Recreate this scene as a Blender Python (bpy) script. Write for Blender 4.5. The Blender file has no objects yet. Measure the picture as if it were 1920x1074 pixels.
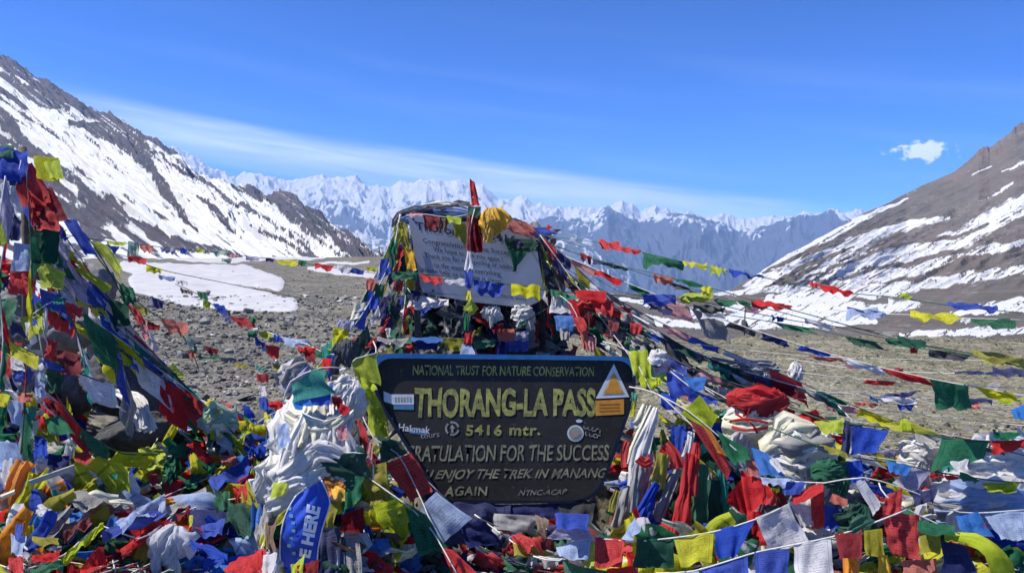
import bpy, bmesh, math, random
import numpy as np
from mathutils import Vector, Matrix

# ------------------------------------------------------------------ camera, light, exposure
FPX, W0, H0, HOR = 1507.0, 1920.0, 1074.0, 465.0
CAMZ = 1.6
PITCH = math.atan((H0 / 2 - HOR) / FPX)
SUN_EL, SUN_AZ = 55.0, -96.0            # degrees; azimuth measured from +Y (view direction) towards +X

scene = bpy.context.scene
COL = scene.collection
cam_d = bpy.data.cameras.new('camera')
cam = bpy.data.objects.new('camera', cam_d)
COL.objects.link(cam)
cam.location = (0, 0, CAMZ)
cam.rotation_euler = (math.pi / 2 - PITCH, 0, 0)
cam_d.sensor_width = 36.0
cam_d.lens = FPX / W0 * 36.0
cam_d.clip_start = 0.05
cam_d.clip_end = 60000
scene.camera = cam

world = bpy.data.worlds.new('World')
scene.world = world
world.use_nodes = True
wt = world.node_tree
for n in list(wt.nodes):
    wt.nodes.remove(n)


def N(t, typ, **kw):
    n = t.nodes.new(typ)
    for k, v in kw.items():
        if k.startswith('i_'):
            n.inputs[k[2:].replace('_', ' ')].default_value = v
        else:
            setattr(n, k, v)
    return n


def math_(t, op, a, b=None, c=None, clamp=False):
    n = t.nodes.new('ShaderNodeMath')
    n.operation = op
    n.use_clamp = clamp
    for i, v in enumerate((a, b, c)):
        if v is None:
            continue
        if isinstance(v, (int, float)):
            n.inputs[i].default_value = v
        else:
            t.links.new(v, n.inputs[i])
    return n.outputs[0]


def mixc(t, f, a, b, blend='MIX'):
    n = t.nodes.new('ShaderNodeMix')
    n.data_type = 'RGBA'
    n.blend_type = blend
    for s, v in ((n.inputs[0], f), (n.inputs[6], a), (n.inputs[7], b)):
        if isinstance(v, (int, float)):
            s.default_value = v
        elif isinstance(v, (tuple, list)):
            s.default_value = (v[0], v[1], v[2], 1)
        else:
            t.links.new(v, s)
    return n.outputs[2]


def ramp(t, f, stops, interp='LINEAR'):
    n = t.nodes.new('ShaderNodeValToRGB')
    n.color_ramp.interpolation = interp
    e = n.color_ramp.elements
    while len(e) < len(stops):
        e.new(0.5)
    for i, (p, c) in enumerate(stops):
        e[i].position = p
        e[i].color = (c, c, c, 1) if isinstance(c, (int, float)) else (c[0], c[1], c[2], 1)
    t.links.new(f, n.inputs[0])
    return n.outputs[0]


# sky: Nishita, with a thin band of cirrus lying low over the far range
sky = N(wt, 'ShaderNodeTexSky', sky_type='NISHITA', sun_disc=False, altitude=5400.0, air_density=1.0,
        dust_density=0.15, ozone_density=2.2)
sky.sun_elevation = math.radians(SUN_EL)
sky.sun_rotation = math.radians(SUN_AZ)
hs = N(wt, 'ShaderNodeHueSaturation')
hs.inputs['Saturation'].default_value = 1.22
gm = N(wt, 'ShaderNodeGamma'); gm.inputs['Gamma'].default_value = 1.42
wt.links.new(sky.outputs[0], gm.inputs['Color'])
wt.links.new(mixc(wt, 1.0, gm.outputs[0], (0.31, 0.37, 0.49), 'MULTIPLY'), hs.inputs['Color'])
tc = N(wt, 'ShaderNodeTexCoord')
sep = N(wt, 'ShaderNodeSeparateXYZ')
wt.links.new(tc.outputs['Generated'], sep.inputs[0])
az = math_(wt, 'ARCTAN2', sep.outputs[0], sep.outputs[1])           # radians, 0 = view direction
el = math_(wt, 'ARCSINE', sep.outputs[2])
# band: its upper edge runs from el 0.17 at az -0.45 down to el 0.045 at az 0.42
top = math_(wt, 'ADD', math_(wt, 'MULTIPLY', az, -0.135), 0.1075)
cmb = N(wt, 'ShaderNodeCombineXYZ')
wt.links.new(math_(wt, 'MULTIPLY', az, 2.2), cmb.inputs[0])
wt.links.new(math_(wt, 'MULTIPLY', math_(wt, 'SUBTRACT', el, math_(wt, 'MULTIPLY', az, -0.135)), 26.0), cmb.inputs[1])
nz = N(wt, 'ShaderNodeTexNoise', noise_dimensions='3D')
nz.inputs['Scale'].default_value = 1.3
nz.inputs['Detail'].default_value = 7
nz.inputs['Roughness'].default_value = 0.55
wt.links.new(cmb.outputs[0], nz.inputs['Vector'])
below = math_(wt, 'SUBTRACT', math_(wt, 'ADD', top, math_(wt, 'MULTIPLY', math_(wt, 'SUBTRACT', nz.outputs[0], 0.5), 0.018)), el)
edge = ramp(wt, math_(wt, 'MULTIPLY', below, 16.0, clamp=True), [(0.0, 0.0), (0.28, 0.85), (0.55, 0.9), (0.85, 0.45), (1.0, 0.0)], 'EASE')
edge = math_(wt, 'MULTIPLY', edge, ramp(wt, math_(wt, 'ADD', math_(wt, 'MULTIPLY', az, 0.8), 0.5), [(0.02, 0.0), (0.22, 0.8), (0.5, 1.0), (0.7, 1.0), (0.84, 0.0)], 'EASE'))
nz3 = N(wt, 'ShaderNodeTexNoise', noise_dimensions='3D')
nz3.inputs['Scale'].default_value = 4.0; nz3.inputs['Detail'].default_value = 6; nz3.inputs['Distortion'].default_value = 0.8
wt.links.new(cmb.outputs[0], nz3.inputs['Vector'])
tex = math_(wt, 'MULTIPLY', ramp(wt, nz.outputs[0], [(0.32, 0.45), (0.62, 1.0)]), ramp(wt, nz3.outputs[0], [(0.3, 0.72), (0.65, 1.0)]))
# a second, much fainter veil higher up on the right
nz2 = N(wt, 'ShaderNodeTexNoise', noise_dimensions='3D')
nz2.inputs['Scale'].default_value = 0.9
nz2.inputs['Detail'].default_value = 5
wt.links.new(cmb.outputs[0], nz2.inputs['Vector'])
veil = math_(wt, 'MULTIPLY', ramp(wt, nz2.outputs[0], [(0.48, 0.0), (0.75, 0.16)]), ramp(wt, math_(wt, 'MULTIPLY', el, 3.0), [(0.0, 1.0), (0.9, 0.0)]))
# one small puff above the right-hand slope
cpz = N(wt, 'ShaderNodeCombineXYZ')
wt.links.new(math_(wt, 'MULTIPLY', az, 60.0), cpz.inputs[0]); wt.links.new(math_(wt, 'MULTIPLY', el, 90.0), cpz.inputs[1])
pz = N(wt, 'ShaderNodeTexNoise'); pz.inputs['Scale'].default_value = 1.0; pz.inputs['Detail'].default_value = 6; pz.inputs['Roughness'].default_value = 0.62
wt.links.new(cpz.outputs[0], pz.inputs['Vector'])
qa = math_(wt, 'DIVIDE', math_(wt, 'SUBTRACT', az, 0.4700), 0.0345)
qe = math_(wt, 'DIVIDE', math_(wt, 'SUBTRACT', el, 0.1065), 0.0135)
qr = math_(wt, 'SQRT', math_(wt, 'ADD', math_(wt, 'MULTIPLY', qa, qa), math_(wt, 'MULTIPLY', qe, qe)))
puff = math_(wt, 'ADD', math_(wt, 'MULTIPLY', math_(wt, 'SUBTRACT', 1.0, qr), 1.5), math_(wt, 'MULTIPLY', math_(wt, 'SUBTRACT', pz.outputs[0], 0.5), 3.6))
puff = ramp(wt, puff, [(0.12, 0.0), (0.75, 0.95)], 'EASE')
cm = math_(wt, 'MAXIMUM', math_(wt, 'ADD', math_(wt, 'MULTIPLY', edge, tex), veil, clamp=True), puff)
CLOUD_BRIGHT = 5.6
skyc = mixc(wt, cm, hs.outputs[0], (CLOUD_BRIGHT * 0.90, CLOUD_BRIGHT * 1.0, CLOUD_BRIGHT * 1.08))
bg = N(wt, 'ShaderNodeBackground')
bg.inputs['Strength'].default_value = 0.135
wt.links.new(skyc, bg.inputs['Color'])
wo = N(wt, 'ShaderNodeOutputWorld')
wt.links.new(bg.outputs[0], wo.inputs['Surface'])

sl = bpy.data.lights.new('sun', 'SUN')
sl.energy = 3.9
sl.angle = math.radians(0.53)
sl.color = (1.0, 0.955, 0.89)
so = bpy.data.objects.new('sun', sl)
COL.objects.link(so)
_e, _a = math.radians(SUN_EL), math.radians(SUN_AZ)
SUN_DIR = Vector((math.sin(_a) * math.cos(_e), math.cos(_a) * math.cos(_e), math.sin(_e)))
so.rotation_euler = SUN_DIR.to_track_quat('Z', 'Y').to_euler()
so.location = SUN_DIR * 50

vs = scene.view_settings
vs.view_transform = 'Standard'
vs.look = 'None'
vs.exposure = 0.92
vs.gamma = 1.0
vs.use_curve_mapping = False
scene.render.engine = 'CYCLES'
cy = scene.cycles
cy.use_denoising = True
cy.max_bounces = 8
cy.diffuse_bounces = 3
cy.glossy_bounces = 2
cy.transmission_bounces = 4
cy.transparent_max_bounces = 8
cy.volume_bounces = 1
cy.sample_clamp_indirect = 8
cy.use_fast_gi = False


# ------------------------------------------------------------------ helpers
def P(px, py, d):
    """Point at distance d (metres along the view's heading) behind photo position (px, py)."""
    x = (px - W0 / 2) / FPX
    y = -(py - H0 / 2) / FPX
    c, s = math.cos(PITCH), math.sin(PITCH)
    dx, dy, dz = x, c + y * s, -s + y * c
    k = d / dy
    return Vector((dx * k, d, CAMZ + dz * k))


def Pn(px, py, d):
    x = (px - W0 / 2) / FPX
    y = -(py - H0 / 2) / FPX
    c, s = math.cos(PITCH), math.sin(PITCH)
    k = d / (c + y * s)
    return x * k, d + 0 * x, CAMZ + (-s + y * c) * k


def to_px(X, Y, Z):
    c, s = math.cos(PITCH), math.sin(PITCH)
    zz = Z - CAMZ
    f = Y * c - zz * s
    u = Y * s + zz * c
    return W0 / 2 + FPX * X / f, H0 / 2 - FPX * u / f


def _hash(ix, iy, seed):
    h = (ix.astype(np.int64) * 374761393 + iy.astype(np.int64) * 668265263 + seed * 1442695041) & 0xFFFFFFFF
    h = ((h ^ (h >> 13)) * 1274126177) & 0xFFFFFFFF
    h = h ^ (h >> 16)
    return (h & 0xFFFF) / 65535.0


def vnoise(x, y, seed=0):
    x = np.asarray(x, float); y = np.asarray(y, float)
    ix, iy = np.floor(x), np.floor(y)
    fx, fy = x - ix, y - iy
    fx = fx * fx * fx * (fx * (fx * 6 - 15) + 10); fy = fy * fy * fy * (fy * (fy * 6 - 15) + 10)
    a = _hash(ix, iy, seed); b = _hash(ix + 1, iy, seed)
    c = _hash(ix, iy + 1, seed); d = _hash(ix + 1, iy + 1, seed)
    return (a * (1 - fx) + b * fx) * (1 - fy) + (c * (1 - fx) + d * fx) * fy


def fbm(x, y, seed=0, octv=5, gain=0.5, ridged=False):
    s = 0.0; a = 1.0; t = 0.0
    for o in range(octv):
        n = vnoise(x, y, seed + o * 17)
        if ridged:
            n = 1 - np.abs(2 * n - 1)
            n = n * n
        s = s + a * n; t += a
        a *= gain
        x = x * 1.93 + 3.7 * y * 0.21 + 5.1; y = y * 1.93 - x * 0.09 + 9.3
    return s / t


def interp(x, pts):
    xs, ys = zip(*pts)
    return np.interp(x, xs, ys)


def grid_mesh(name, X, Y, Z, attrs, mat, smooth=True):
    nr, nc = X.shape
    me = bpy.data.meshes.new(name)
    co = np.stack([X, Y, Z], -1).reshape(-1, 3).astype(np.float32)
    idx = np.arange(nr * nc).reshape(nr, nc)
    q = np.stack([idx[:-1, :-1], idx[:-1, 1:], idx[1:, 1:], idx[1:, :-1]], -1).reshape(-1, 4)
    me.vertices.add(len(co)); me.vertices.foreach_set('co', co.ravel())
    me.loops.add(q.size); me.loops.foreach_set('vertex_index', q.ravel().astype(np.int32))
    me.polygons.add(len(q))
    me.polygons.foreach_set('loop_start', np.arange(0, q.size, 4, dtype=np.int32))
    me.polygons.foreach_set('loop_total', np.full(len(q), 4, np.int32))
    me.polygons.foreach_set('use_smooth', np.full(len(q), smooth, bool))
    for k, v in attrs.items():
        a = me.attributes.new(k, 'FLOAT', 'POINT')
        a.data.foreach_set('value', np.asarray(v, np.float32).ravel())
    me.update(); me.validate()
    me.materials.append(mat)
    o = bpy.data.objects.new(name, me)
    COL.objects.link(o)
    return o


def tag(o, label=None, cat=None, group=None, kind=None):
    if label: o['label'] = label
    if cat: o['category'] = cat
    if group: o['group'] = group
    if kind: o['kind'] = kind
    return o


def empty(name, loc, label, cat, group=None):
    o = bpy.data.objects.new(name, None)
    o.empty_display_size = 0.1
    o.location = loc
    COL.objects.link(o)
    return tag(o, label, cat, group)


def new_mat(name):
    m = bpy.data.materials.new(name)
    m.use_nodes = True
    t = m.node_tree
    for n in list(t.nodes):
        t.nodes.remove(n)
    out = N(t, 'ShaderNodeOutputMaterial')
    return m, t, out


def principled(t, out, col, rough=0.9, spec=0.2, bump=None, bstr=0.3, bdist=0.02):
    b = N(t, 'ShaderNodeBsdfPrincipled')
    if isinstance(col, (tuple, list)):
        b.inputs['Base Color'].default_value = (*col, 1)
    else:
        t.links.new(col, b.inputs['Base Color'])
    if isinstance(rough, (int, float)):
        b.inputs['Roughness'].default_value = rough
    else:
        t.links.new(rough, b.inputs['Roughness'])
    b.inputs['Specular IOR Level'].default_value = spec
    if bump is not None:
        bn = N(t, 'ShaderNodeBump')
        bn.inputs['Strength'].default_value = bstr
        bn.inputs['Distance'].default_value = bdist
        t.links.new(bump, bn.inputs['Height'])
        t.links.new(bn.outputs[0], b.inputs['Normal'])
    t.links.new(b.outputs[0], out.inputs[0])
    return b


def tex_noise(t, scale, detail=5, rough=0.55, vec=None, dim='3D', dist=0.0):
    n = N(t, 'ShaderNodeTexNoise', noise_dimensions=dim)
    n.inputs['Scale'].default_value = scale
    n.inputs['Detail'].default_value = detail
    n.inputs['Roughness'].default_value = rough
    n.inputs['Distortion'].default_value = dist
    if vec is not None:
        t.links.new(vec, n.inputs['Vector'])
    return n


def attr(t, name):
    n = N(t, 'ShaderNodeAttribute')
    n.attribute_name = name
    return n.outputs['Fac']


def objcoord(t):
    return N(t, 'ShaderNodeTexCoord').outputs['Object']


# ------------------------------------------------------------------ terrain
def snow_rock_mat(name, rock_a, rock_b, scale, fine, snow=(0.56, 0.57, 0.585), bdist=1.0):
    m, t, out = new_mat(name)
    oc = objcoord(t)
    n1 = tex_noise(t, scale, 6, 0.62, oc)
    n2 = tex_noise(t, fine, 5, 0.7, oc)
    tone = math_(t, 'ADD', math_(t, 'MULTIPLY', n1.outputs[0], 0.6), math_(t, 'MULTIPLY', n2.outputs[0], 0.4))
    rock = mixc(t, ramp(t, tone, [(0.36, 0.0), (0.64, 1.0)]), rock_a, rock_b)
    rock = mixc(t, ramp(t, attr(t, 'tint'), [(0.3, 0.0), (0.8, 0.6)]), rock, (rock_b[0] * 1.1, rock_b[1] * 0.92, rock_b[2] * 0.9))
    s = math_(t, 'ADD', attr(t, 'snow'), math_(t, 'MULTIPLY', math_(t, 'SUBTRACT', n2.outputs[0], 0.5), 0.62))
    sm = ramp(t, s, [(0.43, 0.0), (0.60, 1.0)])
    dirty = mixc(t, ramp(t, n1.outputs[0], [(0.35, 0.0), (0.7, 1.0)]), snow, (snow[0] * 0.93, snow[1] * 0.92, snow[2] * 0.91))
    col = mixc(t, sm, rock, dirty)
    principled(t, out, col, 0.85, 0.15, math_(t, 'ADD', math_(t, 'ADD', n1.outputs[0], math_(t, 'MULTIPLY', n2.outputs[0], math_(t, 'SUBTRACT', 0.75, math_(t, 'MULTIPLY', sm, 0.5)))), math_(t, 'MULTIPLY', sm, 0.12)), 0.8, bdist * 2.5)
    return m


def strokes(px, py, items, seed, warp=7.0):
    """Signed strength field of hand-placed features: each item is (points, half width, value)."""
    wx = px + (fbm(px / 26, py / 20, seed, 3) - 0.5) * 2 * warp
    wy = py + (fbm(px / 23, py / 18, seed + 50, 3) - 0.5) * 2 * warp
    out = np.zeros_like(px)
    for pts, w, val in items:
        best = np.full(px.shape, 1e9)
        ws = w if isinstance(w, (list, tuple)) else [w] * len(pts)
        for i in range(len(pts) - 1):
            (x0, y0), (x1, y1) = pts[i], pts[i + 1]
            dx, dy = x1 - x0, y1 - y0
            t = np.clip(((wx - x0) * dx + (wy - y0) * dy) / (dx * dx + dy * dy + 1e-9), 0, 1)
            ww = ws[i] * (1 - t) + ws[i + 1] * t
            best = np.minimum(best, np.hypot(wx - x0 - t * dx, wy - y0 - t * dy) / np.maximum(ww, 0.5))
        f = np.clip(1.6 - best, 0, 1) if True else 0
        f = np.clip((1.25 - best) / 0.5, 0, 1)
        out = np.where(f > 0, out * (1 - f) + val * f, out)
    return out


def slope_grid(s, vfront, vback, yr, dr, yb, db, shear, concave=1.2):
    """Mountainside between a foot line and a ridge line, with its far side falling away behind the ridge."""
    S, V = np.meshgrid(s, vfront)
    YR, DR, YB, DB = yr(S), dr(S), yb(S), db(S)
    bx = S + shear(S, YR, YB)
    x1, y1, z1 = Pn(S, YR, DR)
    x0, y0, z0 = Pn(bx, YB, DB)
    k = V
    h = V ** concave
    X = x0 + (x1 - x0) * k; Y = y0 + (y1 - y0) * k; Z = z0 + (z1 - z0) * h
    S2, V2 = np.meshgrid(s, vback)
    YR2, DR2 = yr(S2), dr(S2)
    xr, yr_, zr = Pn(S2, YR2, DR2)
    X2 = xr * (1 + V2 * 0.35); Y2 = yr_ * (1 + V2 * 0.5); Z2 = zr - V2 * np.abs(zr + 60) * 1.1 - V2 * 40
    return np.vstack([X, X2]), np.vstack([Y, Y2]), np.vstack([Z, Z2]), np.vstack([S, S2]), np.vstack([V, 1 + V2])


# left mountainside
LR = [(-1600, -20), (-700, 0), (-300, 30), (0, 97), (30, 112), (62, 140), (100, 160), (140, 188), (176, 204), (205, 209), (235, 232), (268, 255), (292, 258), (330, 288), (372, 322),
      (400, 336), (440, 345), (478, 352), (496, 372), (512, 361), (530, 361), (556, 378), (585, 392), (602, 408), (618, 424), (640, 432), (660, 452), (682, 470), (705, 486), (760, 498)]
s = np.concatenate([np.linspace(-1600, -300, 60)[:-1], np.linspace(-300, 760, 520)])
vf = np.linspace(0, 1, 300)
vb = np.linspace(0.03, 1, 14)
X, Y, Z, S, V = slope_grid(s, vf, vb,
    lambda q: interp(q, LR), lambda q: interp(q, [(-1600, 1500), (0, 1450), (500, 1150), (760, 700)]),
    lambda q: interp(q, [(-1600, 500), (300, 494), (760, 500)]), lambda q: interp(q, [(-1600, 260), (760, 420)]),
    lambda q, yr, yb: (yb - yr) * interp(q, [(-1600, 1.9), (-600, 1.45), (0, 1.15), (760, 1.0)]))
fade = np.clip(V / 0.12, 0, 1) * np.clip((1.15 - V) / 0.2, 0.25, 1)
amp = 15.0 * fade
g = fbm(S / 34, V * 2.2, 11, 5, 0.55, ridged=True) - 0.4
g2 = fbm(S / 11, V * 5.0 + S * 0.004, 12, 4, 0.55, ridged=True) - 0.4
Z = Z + amp * (g * 1.25 + g2 * 0.42) + fade * (fbm(S / 5.0, V * 40, 31, 4) - 0.5) * 5.0
px, py = to_px(X, Y, Z)
a = px * 0.80 + py * 0.60            # runs down the streaks
b = -px * 0.60 + py * 0.80
rockf = fbm(a / 120, b / 7.0, 21, 5, 0.6) * 0.62 + fbm(a / 45, b / 12, 22, 4) * 0.38
zone = interp(px, [(-400, 0.57), (40, 0.50), (150, 0.47), (330, 0.43), (600, 0.44)]) + interp(py - interp(px, LR), [(0, 0.12), (22, 0.05), (60, -0.02), (400, 0.0)])
snow = np.clip(0.5 + (1.0 - zone - rockf) * 5.0 - 0.02, 0, 1)
LS = [  # dark rock (0 -> value -1) and clean snow (+1), as seen on the slope
    ([(60, 190), (150, 235), (250, 300), (320, 350), (400, 420), (430, 462)], [16, 26, 30, 26, 18, 6], 1),
    ([(230, 330), (300, 380), (420, 440), (560, 480)], [30, 36, 22, 8], 1),
    ([(150, 290), (240, 370), (330, 425)], [16, 20, 10], 1),
    ([(340, 330), (430, 380), (560, 440), (640, 480)], [10, 20, 18, 6], 1),
    ([(460, 400), (540, 440)], [12, 12], 1),
    ([(330, 300), (420, 360), (520, 400)], [12, 16, 10], 1),
    ([(0, 215), (40, 262), (95, 330), (140, 380)], [16, 14, 9, 5], -1),
    ([(0, 120), (32, 160), (70, 188), (108, 196)], [7, 8, 13, 6], -1),
    ([(55, 150), (90, 178), (125, 205)], [6, 8, 4], -1),
    ([(128, 224), (170, 240), (205, 250), (240, 272), (272, 296), (292, 330), (320, 370), (352, 408)], [3, 9, 13, 12, 15, 11, 9, 3], -1),
    ([(178, 206), (205, 226), (232, 246), (262, 266), (290, 288)], [6, 11, 10, 10, 4], -1),
    ([(300, 290), (345, 322), (400, 352)], [2, 4, 2], -1),
    ([(92, 300), (130, 326), (156, 350)], [8, 14, 5], -1),
    ([(160, 358), (200, 385), (242, 412)], [10, 20, 8], -1),
    ([(120, 384), (180, 412), (235, 424)], [6, 14, 6], -1),
    ([(330, 300), (420, 366), (500, 414), (590, 476)], [2, 4, 6, 3], -1),
    ([(372, 366), (410, 400), (450, 446)], [3, 9, 2], -1),
    ([(300, 360), (340, 400), (370, 432)], [3, 7, 2], -1),
    ([(440, 349), (470, 362), (494, 374)], [5, 9, 4], -1),
    ([(512, 366), (540, 380), (570, 396), (598, 412)], [9, 16, 17, 10], -1),
    ([(598, 412), (625, 436), (660, 466), (690, 486)], [8, 8, 14, 8], -1),
    ([(490, 430), (560, 470), (600, 486)], [3, 5, 4], -1),
    ([(540, 404), (600, 452), (650, 486)], [3, 5, 5], -1),
    ([(255, 415), (290, 440), (340, 462), (420, 470)], [7, 12, 14, 6], -1),
    ([(30, 350), (110, 378), (140, 400)], [6, 10, 5], -1),
]
st = strokes(px, py, LS, 5)
streak = (fbm(a / 60, b / 3.2, 25, 3, 0.6) - 0.5) * 1.3
snow = np.where(st > 0, snow * (1 - st * 0.85) + st * 0.85 * np.clip(0.9 - np.maximum(streak - 0.06, 0) * 1.7, 0.0, 1), snow)
snow = np.where(st < 0, np.clip(snow * (1 + st) + (-st) * (0.30 - streak * 0.8), 0, 1), snow)
tint = fbm(px / 40, py / 30, 77, 3)
M_left = snow_rock_mat('left_mountain_snow_and_rock', (0.03, 0.038, 0.056), (0.085, 0.078, 0.092), 0.02, 0.12, bdist=1.5)
tag(grid_mesh('mountain_slope', X, Y, Z, {'snow': snow, 'tint': tint}, M_left), 'steep snowy mountainside streaked with dark rock rising on the left', kind='structure')

# right mountainside, with the saddle's lip in the middle of the view
RR = [(900, 560), (1050, 545), (1200, 552), (1300, 556), (1370, 544), (1400, 524), (1450, 494), (1480, 478), (1540, 446), (1600, 412), (1660, 384), (1700, 364), (1750, 340), (1790, 322), (1815, 304), (1835, 282), (1855, 276), (1880, 258),
      (1905, 238), (1925, 226), (1990, 190), (2300, 60), (3000, -60), (4200, -100)]
s = np.concatenate([np.linspace(1000, 1340, 120)[:-1], np.linspace(1340, 2000, 440)[:-1], np.linspace(2000, 4200, 110)])
K1 = 130
V = np.concatenate([np.linspace(0, 1, K1)[:-1], np.linspace(1, 2, 230)])[:, None] + 0 * s[None, :]
S = s[None, :] + 0 * V
# foot: from the near lip down to the toe of the steep part; then up to the ridge
yr_, dr_ = interp(S, RR), interp(S, [(1000, 95), (1300, 120), (1400, 420), (1700, 900), (2300, 1100), (4200, 1200)])
yt_ = np.maximum(yr_ + 1.5, interp(S, [(1000, 560), (1300, 566), (1400, 556), (1920, 545), (4200, 500)]))
dt_ = interp(S, [(1000, 90), (1300, 105), (1400, 160), (1920, 150), (4200, 120)])
u = np.clip(V, 0, 1)
y1 = 672 + (yt_ - 672) * u ** 0.75; d1 = 16.5 * (dt_ / 16.5) ** u
w = np.clip(V - 1, 0, 1)
y2 = yt_ + (yr_ - yt_) * w; d2 = dt_ + (dr_ - dt_) * w ** 0.8
YY = np.where(V <= 1, y1, y2); DD = np.where(V <= 1, d1, d2)
X, Y, Z = Pn(S, YY, DD)
fade = np.clip((V - 1) / 0.25, 0, 1) * np.clip((2.1 - V) / 0.3, 0.3, 1) * np.clip((S - 1360) / 120, 0, 1)
f1 = S + YY * 1.75
Z = Z + 9 * fade * ((fbm(f1 / 60, YY / 90, 41, 5, 0.5, ridged=True) - 0.4) + 0.3 * (fbm(f1 / 16, YY / 20, 42, 4, 0.55, ridged=True) - 0.4))
Z = Z + (fbm(X / 3.0, Y / 3.0, 45, 4) - 0.5) * 0.25 * np.clip(V * 5, 0, 1)
crag = np.clip((S - 1790) / 30, 0, 1) * np.clip((w - 0.86) / 0.14, 0, 1)
Z = Z + crag * (fbm(S / 12, w * 12, 47, 5, 0.6, ridged=True) - 0.3) * 7
vb2 = np.linspace(0.03, 1, 12)[:, None]
X = np.vstack([X, X[-1:] * (1 + vb2 * 0.3)]); Y = np.vstack([Y, Y[-1:] * (1 + vb2 * 0.5)]); Z = np.vstack([Z, Z[-1:] - vb2 * (np.abs(Z[-1:]) * 1.1 + 90)])
px, py = to_px(X, Y, Z)
a = px * 0.87 - py * 0.49
b = px * 0.49 + py * 0.87
rockf = fbm(a / 110, b / 7.0, 61, 5, 0.6)
snow = np.clip(0.36 - (rockf - 0.42) * 1.2, 0, 0.40)
RS = [
    ([(1395, 534), (1450, 500), (1530, 458), (1620, 408), (1702, 372)], [5, 8, 8, 5, 2], 1),
    ([(1400, 545), (1480, 505), (1560, 470), (1640, 440), (1720, 418), (1775, 408)], [5, 12, 15, 10, 7, 3], 1),
    ([(1480, 540), (1560, 505), (1650, 480), (1730, 470), (1800, 448), (1870, 410), (1925, 380), (2100, 300)], [6, 17, 22, 19, 17, 17, 17, 20], 1),
    ([(1560, 535), (1660, 515), (1760, 490), (1860, 470), (1930, 452)], [5, 12, 14, 9, 4], 1),
    ([(1300, 556), (1400, 546), (1480, 542), (1550, 536)], [2, 4, 7, 3], 1),
    ([(1440, 560), (1560, 553), (1700, 540), (1800, 522), (1930, 504), (2150, 470)], [5, 14, 12, 10, 8, 9], 1),
    ([(1360, 574), (1440, 584), (1560, 582), (1650, 576), (1720, 570)], [4, 20, 28, 16, 5], 1),
    ([(1160, 560), (1260, 576), (1360, 600), (1500, 606), (1640, 602)], [3, 8, 12, 13, 5], 1),
    ([(1070, 560), (1180, 592), (1260, 606), (1340, 616)], [3, 8, 9, 4], 1),
    ([(1690, 626), (1800, 623), (1950, 618), (2150, 612)], [3, 7, 9, 9], 1),
    ([(1780, 588), (1860, 578), (1960, 566), (2100, 556)], [4, 12, 17, 14], 1),
    ([(1820, 330), (1860, 312)], [1.2, 1.5], 1), ([(1882, 322), (1930, 300)], [1.5, 2.5], 1), ([(1850, 370), (1900, 345)], [1, 2], 1),
    ([(1480, 536), (1580, 495), (1680, 452)], [2, 3, 2], -1),
    ([(1450, 530), (1530, 490), (1600, 462)], [2, 4, 2], -1),
    ([(1430, 512), (1500, 480), (1560, 455), (1640, 420)], [2, 3, 5, 5], -1),
    ([(1620, 505), (1700, 495), (1760, 478), (1810, 470)], [2, 5, 4, 3], -1),
    ([(1740, 510), (1810, 488), (1870, 482)], [3, 9, 4], -1),
    ([(1650, 464), (1720, 452), (1790, 446), (1850, 420)], [3, 4, 4, 3], -1),
    ([(1600, 560), (1660, 566)], [4, 4], -1),
]
st = strokes(px, py, RS, 6, 5.0)
streak = (fbm(a / 30, b / 3.0, 65, 3, 0.6) - 0.5) * 1.3
snow = np.where(st > 0, snow * (1 - st) + st * np.clip(0.92 - np.maximum(streak - np.where(py < 556, 0.02, 0.12), 0) * 2.1 - np.maximum(fbm(px / 5, py / 2.5, 66, 3) - 0.62, 0) * 2.4, 0, 1), snow)
snow = np.where(st < 0, np.clip(snow * (1 + st) + (-st) * 0.2, 0, 1), snow)
tint = fbm(px / 60, py / 40, 78, 3) * np.where(py > 560, 0.6, 1)
M_right = snow_rock_mat('right_mountain_scree', (0.082, 0.074, 0.066), (0.150, 0.136, 0.118), 0.03, 0.25, bdist=0.8)
tag(grid_mesh('scree_slope', X, Y, Z, {'snow': snow, 'tint': tint}, M_right), 'grey scree mountainside with long snow streaks on the right', kind='structure')


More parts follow.
